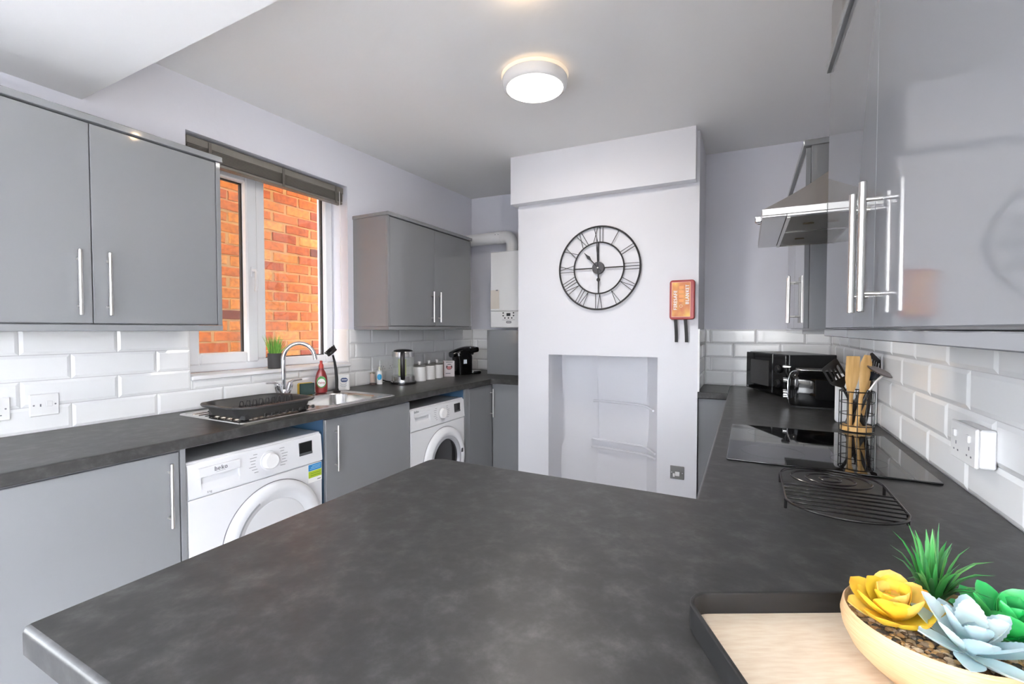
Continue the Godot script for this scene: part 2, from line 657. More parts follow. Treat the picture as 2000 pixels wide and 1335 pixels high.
func build_tiles() -> void:
	var wl: Node3D = get_node("wall_left")
	var wr: Node3D = get_node("wall_right")
	var wb: Node3D = get_node("wall_back")
	# along the left wall u = -z
	var fl := Transform3D(Basis(Vector3(0, 0, -1), Vector3.UP, Vector3(1, 0, 0)), Vector3(LW, 0, 0))
	tile_rows(wl, fl, 0.25, -ZBL, func(r):
		var o := []
		for k in 14: o.append((0.220 if r % 2 == 0 else 0.072) + 0.303 * k)
		return o, [[1.275, 2.29, 1.056, 1.45]])
	wpart(wl, "grout", grout_plate(Vector3(LW, T, -1.275), Vector3(LW + 0.0035, 1.309, -0.25)).box(Vector3(LW, T, -2.29), Vector3(LW + 0.0035, 1.056, -1.275)).box(Vector3(LW, T, ZBL), Vector3(LW + 0.0035, 1.309, -2.29)), M.grout)
	# tiles lining the window reveal
	for r in [[1.082, 1.31]]:
		piece(wl, "tile", tile_mesh(0.143, r[1] - r[0]), M.tile, Transform3D(Basis(Vector3(1, 0, 0), Vector3.UP, Vector3(0, 0, 1)), Vector3(-2.522, (r[0] + r[1]) / 2, -2.29)))
	# right wall, u = z
	var fr := Transform3D(Basis(Vector3(0, 0, 1), Vector3.UP, Vector3(-1, 0, 0)), Vector3(RW, 0, 0))
	tile_rows(wr, fr, ZBR, -0.35, func(r):
		var o := []
		for k in 14: o.append((-0.146 if r % 2 == 0 else -0.283) - 0.273 * k)
		return o)
	wpart(wr, "grout", grout_plate(Vector3(RW - 0.0035, T, ZBR), Vector3(RW, 1.309, -0.35)), M.grout)
	# back wall, right alcove
	var fb := Transform3D(Basis(), Vector3(0, 0, ZBR))
	tile_rows(wb, fb, CHR + 0.009, RW - 0.009, func(r): return [-0.235, 0.055, 0.345] if r % 2 == 1 else [-0.086, 0.204])
	wpart(wb, "grout", grout_plate(Vector3(CHR, T, ZBR), Vector3(RW, 1.309, ZBR + 0.0035)).box(Vector3(LW, T, ZBL), Vector3(-2.06, 1.309, ZBL + 0.0035)), M.grout)
	# back wall, left alcove
	var fa := Transform3D(Basis(), Vector3(0, 0, ZBL))
	tile_rows(wb, fa, LW + 0.009, -2.06, func(r): return [-2.385] if r % 2 == 0 else [])

func grout_plate(a: Vector3, b: Vector3) -> MB:
	return mb().box(a, b)

# ------------------------------------------------------------------ passage and brick wall outside the window
func build_outside() -> void:
	var X := -3.25
	var back := struct("wall_neighbour", mb().box(Vector3(X - 0.25, 0, -7.0), Vector3(X - 0.007, 5.6, -0.25)), mat(s8(200, 170, 122), 0.9))
	struct("floor_passage", mb().box(Vector3(X - 0.3, -0.2, -7.0), Vector3(-2.75, -0.05, 0.5)), mat(s8(150, 144, 136), 0.9))
	var mats := []
	var tones := [[182, 112, 44], [192, 124, 52], [178, 102, 44], [168, 90, 44], [156, 78, 42], [142, 68, 42], [108, 56, 42], [198, 140, 74]]
	for k in tones.size():
		var c: Array = tones[k]
		var m := mat(Color.WHITE, 0.85)
		textured(m, noise_tex(0.03, 4, [[0.0, s8(c[0] * 0.80, c[1] * 0.76, c[2] * 0.76)], [0.5, s8(c[0], c[1], c[2])], [1.0, s8(minf(255, c[0] * 1.10), minf(255, c[1] * 1.14), minf(255, c[2] * 1.2))]], 40 + k, 256), Vector3(3.0, 3.0, 3.0))
		mats.append(m)
	# a few uneven brick shapes, shared
	var shapes := []
	for k in 6:
		var b := mb()
		var hw := 0.1045 + rng.randf_range(-0.004, 0.003)
		var hh := 0.0325 + rng.randf_range(-0.003, 0.002)
		var ring0 := PackedVector3Array()
		var ring1 := PackedVector3Array()
		var ring2 := PackedVector3Array()
		for p in [[-1, -1], [-0.3, -1], [0.4, -1], [1, -1], [1, 0], [1, 1], [0.3, 1], [-0.4, 1], [-1, 1], [-1, 0]]:
			var j := Vector2(rng.randf_range(-0.003, 0.003), rng.randf_range(-0.003, 0.003))
			ring0.append(Vector3(p[0] * hw + j.x, p[1] * hh + j.y, -0.02))
			ring1.append(Vector3(p[0] * hw + j.x, p[1] * hh + j.y, -0.003))
			ring2.append(Vector3(p[0] * (hw - 0.004) + j.x, p[1] * (hh - 0.004) + j.y, 0.001))
		b.loft([ring0, ring1, ring2], false, true)
		shapes.append(b.mesh())
	var pitch := 0.226
	var rise := 0.0765
	for row in 27:
		var y := 0.80 + row * rise
		for k in 11:
			var z := -1.05 - k * pitch - (pitch / 2 if row % 2 else 0.0) + rng.randf_range(-0.006, 0.006)
			var pick := clampi(int(rng.randfn(1.8 + (0.9 if z < -2.1 else 0.0), 1.3)), 0, 5)
			if rng.randf() < 0.05: pick = 6
			if rng.randf() < 0.08: pick = 7
			var bs := Basis(Vector3(0, 0, -1), Vector3.UP, Vector3(1, 0, 0)).rotated(Vector3(1, 0, 0), rng.randf_range(-0.012, 0.012))
			piece(back, "brick", shapes[rng.randi() % 6], mats[pick], Transform3D(bs, Vector3(X + rng.randf_range(-0.002, 0.003), y + rng.randf_range(-0.002, 0.002), z)))

# ------------------------------------------------------------------ window in the left wall
func build_window() -> void:
	var w := struct("window_1", null, null)
	var xo := -2.665
	var xi := -2.60
	var z0 := -1.275
	var z1 := -2.29
	# outer frame with mullion
	var f := mb()
	f.box(Vector3(xo, 1.078, z0 - 0.055), Vector3(xi, 2.285, z0), 0.006)
	f.box(Vector3(xo, 1.078, z1), Vector3(xi, 2.285, z1 + 0.06), 0.006)
	f.box(Vector3(xo, 1.078, z1 + 0.06), Vector3(xi, 1.135, z0 - 0.055), 0.006)
	f.box(Vector3(xo, 2.225, z1 + 0.06), Vector3(xi, 2.285, z0 - 0.055), 0.006)
	f.box(Vector3(xo, 1.135, -1.785), Vector3(xi, 2.225, -1.722), 0.006)
	wpart(w, "frame", f, M.upvc)
	# opening casement on the left, proud of the frame
	var sx := xi + 0.014
	var s := mb()
	s.box(Vector3(xo + 0.01, 1.118, -1.728), Vector3(sx, 2.235, -1.660), 0.008)
	s.box(Vector3(xo + 0.01, 1.118, -1.398), Vector3(sx, 2.235, -1.325), 0.008)
	s.box(Vector3(xo + 0.01, 1.118, -1.660), Vector3(sx, 1.180, -1.398), 0.008)
	s.box(Vector3(xo + 0.01, 2.155, -1.660), Vector3(sx, 2.235, -1.398), 0.008)
	var sash := wpart(w, "casement", s, M.upvc)
	var g := mb()
	g.box(Vector3(xo + 0.018, 1.180, -1.660), Vector3(xo + 0.040, 2.155, -1.654))
	g.box(Vector3(xo + 0.018, 2.149, -1.654), Vector3(xo + 0.040, 2.155, -1.404))
	g.box(Vector3(xo + 0.018, 1.180, -1.404), Vector3(xo + 0.040, 2.155, -1.398))
	wpart(sash, "gasket", g, M.gasket)
	wpart(sash, "pane", mb().box(Vector3(xo + 0.028, 1.180, -1.660), Vector3(xo + 0.032, 2.155, -1.398)), M.glass)
	var g2 := mb()
	g2.box(Vector3(xo + 0.012, 1.135, z1 + 0.06), Vector3(xo + 0.036, 2.225, z1 + 0.067))
	g2.box(Vector3(xo + 0.012, 2.218, z1 + 0.067), Vector3(xi - 0.018, 2.225, -1.785))
	g2.box(Vector3(xo + 0.012, 1.135, z1 + 0.067), Vector3(xi - 0.018, 1.139, -1.785))
	wpart(w, "gasket", g2, M.gasket)
	wpart(w, "pane", mb().box(Vector3(xo + 0.028, 1.135, z1 + 0.06), Vector3(xo + 0.032, 2.225, -1.785)), M.glass)
	# white lever on the casement stile
	var h := mb()
	h.slab(Vector3(0, 0, 0), 0.013, 0.016, 0.0, 0.010, 0.008, 0.003)
	var plate := mb()
	plate.box(Vector3(sx, 1.615, -1.708), Vector3(sx + 0.010, 1.675, -1.680), 0.004)
	var hp := wpart(sash, "handle", plate, M.upvc)
	var lv := mb()
	lv.tube([Vector3(sx + 0.008, 1.652, -1.694), Vector3(sx + 0.032, 1.652, -1.694), Vector3(sx + 0.040, 1.640, -1.694), Vector3(sx + 0.040, 1.560, -1.690), Vector3(sx + 0.037, 1.530, -1.688)], [0.010, 0.010, 0.010, 0.009, 0.007], 10)
	wpart(hp, "lever", lv, M.upvc)
	# inner sill
	var sl := mb()
	sl.box(Vector3(xi, 1.056, z1), Vector3(LW + 0.022, 1.078, z0), 0.004)
	wpart(w, "sill", sl, M.trim_white)

	# bundled venetian blind under the head of the reveal
	var b := thing("venetian_blind", "raised grey venetian blind bundled under the window head", "blind", Vector3(-2.49, 2.17, -1.77))
	wpart(b, "headrail", mb().box(Vector3(-2.525, 2.232, -2.275), Vector3(-2.470, 2.272, -1.288), 0.003), M.blind)
	for k in 13:
		wpart(b, "slat", mb().box(Vector3(-2.520, 2.228 - k * 0.0040, -2.268), Vector3(-2.474, 2.2302 - k * 0.0040, -1.296)), M.blind_dark if k % 2 else M.blind)
	wpart(b, "bottom_rail", mb().box(Vector3(-2.522, 2.160, -2.268), Vector3(-2.472, 2.176, -1.296), 0.003), M.blind)
	for z in [-2.21, -1.82, -1.40]:
		wpart(b, "bracket", mb().box(Vector3(-2.471, 2.158, z - 0.008), Vector3(-2.466, 2.268, z + 0.008), 0.001), M.blind_dark)
	wpart(b, "cord", mb().tube([Vector3(-2.466, 2.24, -2.235), Vector3(-2.463, 1.9, -2.238), Vector3(-2.465, 1.35, -2.240)], 0.0018, 5), M.trim_white)

# ------------------------------------------------------------------ chimney breast
func build_chimney() -> void:
	var c := mb()
	var zb := -4.2
	c.box(Vector3(CHL, 0, zb), Vector3(-1.311, 1.123, ZCH))
	c.box(Vector3(-0.528, 0, zb), Vector3(CHR, 1.123, ZCH))
	c.box(Vector3(CHL, 1.123, zb), Vector3(CHR, 2.70, ZCH))
	# bulkhead along the top
	c.box(Vector3(-1.588, 2.241, -3.6), Vector3(-0.297, 2.70, -3.06))
	# recess: splayed cheeks and an uneven back, as one wavy plastered skin
	var plan := [Vector2(-1.311, -3.16), Vector2(-1.303, -3.20), Vector2(-1.305, -3.41), Vector2(-1.285, -3.425), Vector2(-1.17, -3.475), Vector2(-1.06, -3.515), Vector2(-1.045, -3.528), Vector2(-0.86, -3.530), Vector2(-0.672, -3.528), Vector2(-0.655, -3.515), Vector2(-0.58, -3.40), Vector2(-0.528, -3.30)]
	var rings := []
	for k in 13:
		var y := k * 1.13 / 12.0
		var r := PackedVector3Array()
		for i in plan.size():
			var p: Vector2 = plan[i]
			var wob := 0.0 if i == 0 or i == plan.size() - 1 else 0.006
			r.append(Vector3(p.x + sin(y * 7.0 + i * 1.7) * wob, y, p.y + cos(y * 5.3 + i * 2.1) * wob))
		rings.append(r)
	c.loft(rings, false, false, false, true)
	var w := struct("wall_chimney", c, M.wall)
	# tiles on the right-hand side, with a white edge trim
	var f := Transform3D(Basis(Vector3(0, 0, -1), Vector3.UP, Vector3(1, 0, 0)), Vector3(CHR, 0, 0))
	tile_rows(w, f, 3.150, 3.591, func(r): return [3.36] if r % 2 == 0 else [])
	wpart(w, "grout", mb().box(Vector3(CHR, T, ZBR), Vector3(CHR + 0.0035, 1.309, ZCH - 0.008)), M.grout)
	wpart(w, "edge_trim", mb().box(Vector3(CHR, T - 0.005, ZCH - 0.010), Vector3(CHR + 0.012, 1.312, ZCH + 0.003), 0.002), M.trim_white)
	# painted pipes across the back of the recess
	var runs := [
		[[-1.075, 0.745, -3.500], [-1.03, 0.748, -3.515], [-0.86, 0.744, -3.512], [-0.71, 0.738, -3.510], [-0.66, 0.730, -3.495], [-0.60, 0.718, -3.41]],
		[[-1.085, 0.452, -3.490], [-1.04, 0.440, -3.510], [-0.86, 0.434, -3.510], [-0.70, 0.427, -3.508], [-0.65, 0.418, -3.485], [-0.585, 0.408, -3.40]],
		[[-1.085, 0.385, -3.490], [-1.04, 0.380, -3.510], [-0.86, 0.374, -3.510], [-0.70, 0.367, -3.508], [-0.65, 0.368, -3.485], [-0.585, 0.372, -3.40]]]
	var names := ["white-painted pipe crossing the fireplace recess, topmost of three", "white-painted pipe crossing the fireplace recess, middle of three", "white-painted pipe crossing the fireplace recess, lowest of three"]
	for k in 3:
		var pts := []
		var cv := Curve3D.new()
		for p in runs[k]: cv.add_point(Vector3(p[0], p[1], p[2] + 0.010))
		for i in 25: pts.append(cv.sample_baked(cv.get_baked_length() * i / 24.0))
		solid("painted_pipe", mb().tube(pts, 0.009, 10), M.wall, names[k], "pipe", pts[12], "painted pipes in the fireplace recess")

# ------------------------------------------------------------------ worktops
# profile in (offset from back, height) with an eased nose, swept between two points
func nose_run(b: MB, back: Vector3, out: Vector3, along: Vector3, depth: float, len: float, th := 0.040, from := 0.0) -> void:
	var prof := [Vector2(from, T - th), Vector2(depth - 0.004, T - th), Vector2(depth, T - th + 0.004), Vector2(depth, T - 0.009), Vector2(depth - 0.0026, T - 0.0026), Vector2(depth - 0.009, T), Vector2(from, T)]
	var r0 := PackedVector3Array()
	var r1 := PackedVector3Array()
	for p in prof:
		var q: Vector3 = Vector3(back.x, p.y, back.z) + out * p.x
		r0.append(q)
		r1.append(q + along * len)
	b.loft([r0, r1])

func build_worktops() -> void:
	# left run: in front of the window wall, round into the alcove; cut out for the sink bowl
	var l := mb()
	var ox := Vector3(1, 0, 0)
	var az := Vector3(0, 0, -1)
	nose_run(l, Vector3(LW, 0, 0.60), ox, az, 0.62, 0.60 + 1.62)
	nose_run(l, Vector3(LW, 0, -1.62), ox, az, 0.62, 0.46, 0.040, 0.52)
	l.box(Vector3(LW, T - 0.04, -2.08), Vector3(-2.315, T, -1.62))
	nose_run(l, Vector3(LW, 0, -2.08), ox, az, 0.62, 3.17 - 2.08)
	l.box(Vector3(LW, T - 0.04, ZBL + 0.001), Vector3(-1.83, T, -3.17))
	solid("worktop", l, M.worktop, "charcoal laminate worktop with the steel sink under the window", "worktop", Vector3(-2.14, T - 0.04, -1.6))
	# short return into the left alcove, jointed to the run
	l = mb()
	var poly := PackedVector2Array([Vector2(-1.8299, -3.17), Vector2(-1.8299, ZBL + 0.001), Vector2(CHL - 0.001, ZBL + 0.001), Vector2(CHL - 0.001, -3.205), Vector2(-1.79, -3.205)])
	var q0 := PackedVector3Array()
	var q1 := PackedVector3Array()
	for p in poly:
		q0.append(Vector3(p.x, T - 0.04, p.y)); q1.append(Vector3(p.x, T, p.y))
	l.loft([q0, q1])
	solid("worktop", l, M.worktop, "short charcoal worktop piece below the boiler, beside the chimney breast", "worktop", Vector3(-1.69, T - 0.04, -3.5))
	# right run, alcove return and peninsula
	var r := mb()
	var out := PackedVector2Array()
	var ring := [Vector2(RW - 0.001, -0.234), Vector2(RW - 0.001, -3.599), Vector2(-0.104, -3.599), Vector2(-0.104, -1.155)]
	for p in ring: out.append(p)
	# rounded peninsula corners
	for k in 7:
		var a := -PI / 2 - PI / 2 * k / 6.0
		out.append(Vector2(-0.82 + 0.05 * cos(a), -1.105 + 0.05 * sin(a)))
	for k in 7:
		var a := PI - PI / 2 * k / 6.0
		out.append(Vector2(-0.859 + 0.011 * cos(a), -0.245 + 0.011 * sin(a)))
	var rings := []
	for lv in [[T - 0.04, 0.003], [T - 0.037, 0.0], [T - 0.009, 0.0], [T - 0.0026, 0.0026], [T, 0.008]]:
		var ins: Array = Geometry2D.offset_polygon(out, -lv[1], Geometry2D.JOIN_MITER) if lv[1] > 0.0 else [out]
		var rr := PackedVector3Array()
		var src: PackedVector2Array = inset(out, lv[1])
		for p in src: rr.append(Vector3(p.x, lv[0], p.y))
		rings.append(rr)
	r.loft(rings, false, false)
	var at := r.P.size()
	for k in [0, 4]:
		var flat: PackedVector2Array = inset(out, 0.003 if k == 0 else 0.008)
		var idx := Geometry2D.triangulate_polygon(flat)
		for i in range(0, idx.size(), 3):
			var y: float = T - 0.04 if k == 0 else T
			var a := Vector3(flat[idx[i]].x, y, flat[idx[i]].y)
			var b := Vector3(flat[idx[i + 1]].x, y, flat[idx[i + 1]].y)
			var c := Vector3(flat[idx[i + 2]].x, y, flat[idx[i + 2]].y)
			r.otri(a, b, c, Vector3(a.x, T - 0.02, a.z))
	solid("worktop", r, M.worktop, "charcoal laminate peninsula worktop joined to the hob counter", "worktop", Vector3(-0.2, T - 0.04, -1.0))
	solid("worktop", mb().box(Vector3(CHR + 0.001, T - 0.04, -3.599), Vector3(-0.1035, T, -3.135), 0.002), M.worktop, "short charcoal worktop piece right of the chimney breast, by the microwave", "worktop", Vector3(-0.19, T - 0.04, -3.37))

func inset(p: PackedVector2Array, d: float) -> PackedVector2Array:
	var o := PackedVector2Array()
	var n := p.size()
	var s := 1.0 if Geometry2D.is_polygon_clockwise(p) else -1.0
	for i in n:
		var a := (p[i] - p[(i - 1 + n) % n]).normalized()
		var b := (p[(i + 1) % n] - p[i]).normalized()
		var na := Vector2(-a.y, a.x) * s
		var nb := Vector2(-b.y, b.x) * s
		var m := (na + nb).normalized()
		o.append(p[i] - m * d / maxf(0.4, m.dot(na)))
	return o

# ------------------------------------------------------------------ cupboards
# bar handle: upright bar with two rungs; out is the way the door faces
func bar_handle(parent: Node3D, at: Vector3, out: Vector3, len := 0.232) -> void:
	var b := mb()
	var c := at + out * 0.027
	b.cyl(c - Vector3.UP * len / 2, c + Vector3.UP * len / 2, 0.006, -1.0, 14, 0.0008)
	for s in [-1.0, 1.0]:
		var y: Vector3 = Vector3.UP * s * (len / 2 - 0.032)
		b.cyl(at + y, c + y, 0.004, -1.0, 10)
	wpart(parent, "handle", b, M.handle)

# a wall or base cupboard standing along z; face is x of the carcass front, out its facing
func cupboard(called: String, label: String, at: Vector3, wall_x: float, face_x: float, z0: float, z1: float, y0: float, y1: float, group: String) -> Node3D:
	var t := thing(called, label, "cupboard", at, group)
	wpart(t, "body", mb().box(Vector3(wall_x, y0, z0), Vector3(face_x, y1, z1), 0.001), M.carcass)
	return t

func door_leaf(t: Node3D, face_x: float, sx: float, z0: float, z1: float, y0: float, y1: float) -> MeshInstance3D:
	return wpart(t, "door", mb().box(Vector3(face_x + sx * 0.001, y0, z0 - 0.0015), Vector3(face_x + sx * 0.019, y1, z1 + 0.0015), 0.0015), M.door)

func build_left_units() -> void:
	var ox := Vector3(1, 0, 0)
	var F := -1.869
	var g := "grey gloss base cupboards"
	var top := T - 0.042
	# base cupboard nearest the camera
	var t := cupboard("base_cupboard", "grey base cupboard left of the nearer white machine, its handle at the right", Vector3(-2.15, 0.10, -0.62), LW + 0.01, F, -0.325, -0.922, 0.10, top, g)
	var d := door_leaf(t, F, 1, -0.325, -0.921, 0.13, top - 0.008)
	bar_handle(d, Vector3(-1.85, 0.712, -0.883), ox)
	wpart(t, "end_panel", mb().box(Vector3(LW + 0.01, 0.0, -0.942), Vector3(-1.850, top, -0.924), 0.001), M.carcass)
	wpart(t, "plinth", mb().box(Vector3(-1.93, 0.0, -0.325), Vector3(-1.91, 0.10, -0.92)), M.carcass)
	# one more towards the camera, out of the frame on the left
	t = cupboard("base_cupboard", "grey base cupboard at the near end of the sink counter", Vector3(-2.15, 0.10, -0.02), LW + 0.01, F, 0.575, -0.322, 0.10, top, g)
	door_leaf(t, F, 1, 0.575, 0.126, 0.13, top - 0.008)
	door_leaf(t, F, 1, 0.126, -0.322, 0.13, top - 0.008)
	# under the sink bowl
	t = thing("base_cupboard", "grey base cupboard between the two white machines, under the sink", "cupboard", Vector3(-2.15, 0.10, -1.89), g)
	# carcass kept clear of the sink bowl
	wpart(t, "body", mb().box(Vector3(LW + 0.01, 0.10, -2.205), Vector3(F, 0.64, -1.579)).box(Vector3(F - 0.03, 0.64, -2.205), Vector3(F, top, -1.579)), M.carcass)
	wpart(t, "side_panel", mb().box(Vector3(LW + 0.01, 0.10, -1.578), Vector3(F, top, -1.572)), M.film)
	wpart(t, "side_panel", mb().box(Vector3(LW + 0.01, 0.10, -2.211), Vector3(F, top, -2.206)), M.film)
	d = door_leaf(t, F, 1, -1.574, -2.210, 0.13, top - 0.008)
	bar_handle(d, Vector3(-1.85, 0.710, -1.632), ox)
	wpart(t, "plinth", mb().box(Vector3(-1.93, 0.0, -1.575), Vector3(-1.91, 0.10, -2.205)), M.carcass)
	# corner cupboard by the chimney breast
	t = thing("base_cupboard", "grey base cupboard right of the further washing machine, by the corner", "cupboard", Vector3(-2.15, 0.10, -3.05), g)
	wpart(t, "body", mb().box(Vector3(LW + 0.01, 0.10, -3.84), Vector3(F, top, -2.840)).box(Vector3(F, 0.10, -3.84), Vector3(CHL - 0.005, top, -3.262)), M.carcass)
	wpart(t, "side_panel", mb().box(Vector3(LW + 0.01, 0.10, -2.839), Vector3(F, top, -2.834)), M.film)
	wpart(t, "end_panel", mb().box(Vector3(F + 0.001, 0.0, -2.888), Vector3(-1.850, top, -2.834), 0.001), M.door)
	d = door_leaf(t, F, 1, -2.888, -3.236, 0.13, top - 0.008)
	bar_handle(d, Vector3(-1.85, 0.712, -3.205), ox)
	wpart(t, "corner_panel", mb().box(Vector3(F + 0.02, 0.10, -3.262), Vector3(CHL - 0.002, top, -3.244), 0.001), M.door)
	wpart(t, "plinth", mb().box(Vector3(-1.93, 0.0, -2.835), Vector3(-1.91, 0.10, -3.26)), M.carcass)

func wall_unit(label: String, wall_x: float, face: float, z0: float, z1: float, split: float, y0: float, yd: float, y1: float, end_near: bool, end_far: bool) -> void:
	# z0 nearer the camera than z1; face is the outside of the doors
	var sx := 1.0 if face > wall_x else -1.0
	var cf := face - sx * 0.019
	var t := thing("wall_cupboard", label, "cupboard", Vector3((wall_x + face) / 2, y0, (z0 + z1) / 2), "grey gloss wall cupboards")
	wpart(t, "body", mb().box(Vector3(wall_x, yd - 0.004, z0), Vector3(cf, y1 - 0.02, z1), 0.001), M.carcass)
	wpart(t, "pelmet", mb().box(Vector3(wall_x, y0, z0), Vector3(face + sx * 0.003, yd - 0.005, z1), 0.0015), M.carcass)
	wpart(t, "cornice", mb().box(Vector3(wall_x, y1 - 0.020, z0 + 0.006), Vector3(face + sx * 0.010, y1 + 0.004, z1 - 0.006), 0.002), M.carcass)
	var e0 := z0 - (0.019 if end_near else 0.0)
	var e1 := z1 + (0.019 if end_far else 0.0)
	if end_near: wpart(t, "end_panel", mb().box(Vector3(cf + sx * 0.0005, yd - 0.004, e0), Vector3(face, y1 - 0.021, z0), 0.001), M.door)
	if end_far: wpart(t, "end_panel", mb().box(Vector3(cf + sx * 0.0005, yd - 0.004, z1), Vector3(face, y1 - 0.021, e1), 0.001), M.door)
	var out := Vector3(sx, 0, 0)
	var d := door_leaf(t, cf, sx, e0 - 0.0015, split, yd, y1 - 0.026)
	bar_handle(d, Vector3(face, yd + 0.145, split + 0.043), out)
	d = door_leaf(t, cf, sx, split, e1 + 0.0015, yd, y1 - 0.026)
	bar_handle(d, Vector3(face, yd + 0.145, split - 0.043), out)

func build_upper_units() -> void:
	wall_unit("large grey wall cupboard left of the window, over the sockets", LW, -2.125, -0.330, -1.247, -0.785, 1.303, 1.332, 2.080, false, true)
	wall_unit("grey wall cupboard between the window and the boiler", LW, -2.135, -2.337, -3.368, -2.852, 1.306, 1.334, 2.090, true, false)
	wall_unit("light-reflecting grey wall cupboard nearest the camera, above the utensils", RW, 0.208, -0.530, -1.649, -1.067, 1.290, 1.313, 2.088, false, false)
	wall_unit("grey wall cupboard behind the cooker hood, above the microwave", RW, 0.208, -2.262, -3.140, -2.700, 1.290, 1.313, 2.088, false, false)

func build_right_side() -> void:
	# base cupboards under the right run, mostly hidden from here
	var top := T - 0.042
	var g := "grey gloss base cupboards"
	var F := -0.065
	var names := ["grey base cupboard beneath the hob", "grey base cupboard beneath the toaster", "grey base cupboard beneath the wire trivet"]
	var spans := [[-1.52, -2.12], [-2.13, -3.13], [-0.92, -1.51]]
	for k in 3:
		var t := cupboard("base_cupboard", names[k], Vector3(0.2, 0.10, spans[k][0]), RW - 0.01, F, spans[k][0], spans[k][1], 0.10, top, g)
		var d := wpart(t, "door", mb().box(Vector3(F - 0.019, 0.13, spans[k][1] + 0.002), Vector3(F - 0.001, top - 0.008, spans[k][0] - 0.002), 0.0015), M.door)
		bar_handle(d, Vector3(F - 0.019, 0.71, spans[k][1] + 0.06), Vector3(-1, 0, 0))
	# alcove return beside the chimney breast
	var a := thing("base_cupboard", "narrow grey base cupboard front beside the chimney breast, right of the fused switch", "cupboard", Vector3(-0.18, 0.10, -3.3), g)
	wpart(a, "body", mb().box(Vector3(CHR + 0.004, 0.10, -3.59), Vector3(F, top, -3.18), 0.001), M.carcass)
	wpart(a, "door", mb().box(Vector3(CHR + 0.005, 0.10, -3.179), Vector3(F - 0.021, top - 0.004, -3.161), 0.0015), M.door)
	# peninsula back panel and support
	var p := thing("peninsula_unit", "grey panelled unit under the peninsula worktop", "cupboard", Vector3(-0.2, 0, -0.7), "")
	wpart(p, "body", mb().box(Vector3(-0.60, 0.0, -0.90), Vector3(RW - 0.01, top, -0.52), 0.002), M.carcass)
	wpart(p, "end_panel", mb().box(Vector3(-0.62, 0.0, -0.92), Vector3(-0.601, top, -0.50), 0.002), M.door)
	# hob
	var h := thing("ceramic_hob", "black glass ceramic hob set in the right-hand counter", "hob", Vector3(0.2, T, -1.82))
	var hb := mb()
	hb.slab(Vector3(0.200, 0, -1.821), 0.252, 0.288, T + 0.0008, T + 0.0065, 0.004, 0.0015, 3)
	wpart(h, "glass_top", hb, M.hob)
	for c in [[0.075, -1.68, 0.09], [0.075, -1.97, 0.07], [0.30, -1.68, 0.07], [0.30, -1.97, 0.09]]:
		var pts := []
		for i in 48: pts.append(Vector3(c[0] + cos(TAU * i / 48) * c[2], T + 0.0066, c[1] + sin(TAU * i / 48) * c[2]))
		var rr := mb()
		var o := PackedVector3Array()
		var n := PackedVector3Array()
		for i in 48:
			var dd := Vector3(cos(TAU * i / 48), 0, sin(TAU * i / 48))
			o.append(Vector3(c[0], T + 0.0067, c[1]) + dd * c[2])
			n.append(Vector3(c[0], T + 0.0067, c[1]) + dd * (c[2] - 0.0012))
		rr.loft([o, n], false, false)
		wpart(h, "ring_print", rr, mat(s8(70, 70, 72), 0.1))
	# cooker hood
	var hood := thing("cooker_hood", "stainless steel pyramid cooker hood above the hob", "hood", Vector3(0.27, 1.66, -1.955))
	var z0 := -1.655
	var z1 := -2.255
	wpart(hood, "rim", mb().box(Vector3(0.036, 1.667, z1), Vector3(RW, 1.6885, z0), 0.0015), M.steel)
	var rings := []
	for k in 9:
		var s := k / 8.0
		var e := 1.0 - pow(1.0 - s, 1.0)
		var y := 1.688 + 0.17 * (0.86 * s + 0.14 * s * s * s)
		var fx := lerpf(0.040, 0.262, e)
		var za := lerpf(z0 - 0.004, -1.845, e)
		var zb := lerpf(z1 + 0.004, -2.065, e)
		rings.append(PackedVector3Array([Vector3(fx, y, za), Vector3(RW, y, za), Vector3(RW, y, zb), Vector3(fx, y, zb)]))
	wpart(hood, "canopy", mb().loft(rings), M.hood)
	wpart(hood, "duct", mb().box(Vector3(0.262, 1.855, -2.065), Vector3(RW, 2.50, -1.845), 0.002), M.hood)
	# underside: front strip and two grease filters in a bright frame
	wpart(hood, "front_strip", mb().box(Vector3(0.037, 1.661, z1 + 0.001), Vector3(0.104, 1.6668, z0 - 0.001), 0.001), mat(s8(170, 168, 168), 0.16, 1.0))
	wpart(hood, "filter_frame", mb().box(Vector3(0.105, 1.657, z1 + 0.001), Vector3(0.116, 1.6668, z0 - 0.02), 0.001).box(Vector3(0.116, 1.659, -1.940), Vector3(0.47, 1.6668, -1.932), 0.001).box(Vector3(0.116, 1.659, z1 + 0.001), Vector3(0.47, 1.6668, z1 + 0.010), 0.001).box(Vector3(0.47, 1.659, z1 + 0.001), Vector3(RW, 1.6668, z0 - 0.001), 0.001).box(Vector3(0.105, 1.660, z0 - 0.02), Vector3(0.47, 1.6668, z0 - 0.001), 0.001), M.steel)
	for k in 2:
		var za: float = [z0 - 0.021, -1.941][k]
		var zb: float = [-1.931, z1 + 0.011][k]
		var f := wpart(hood, "filter", mb().box(Vector3(0.117, 1.662, zb), Vector3(0.469, 1.6668, za), 0.001), mat(s8(128, 124, 118), 0.45, 0.8))
		wpart(f, "latch", mb().slab(Vector3(0.175, 0, (za + zb) / 2), 0.016, 0.007, 1.658, 1.6625, 0.006, 0.001), mat(s8(84, 72, 50), 0.4, 0.5))
	wpart(hood, "control_knob", mb().box(Vector3(0.018, 1.663, -1.752), Vector3(0.037, 1.684, -1.728), 0.003), M.chrome)
	wpart(hood, "control_knob", mb().box(Vector3(0.024, 1.668, -1.80), Vector3(0.037, 1.682, -1.782), 0.003), M.chrome)

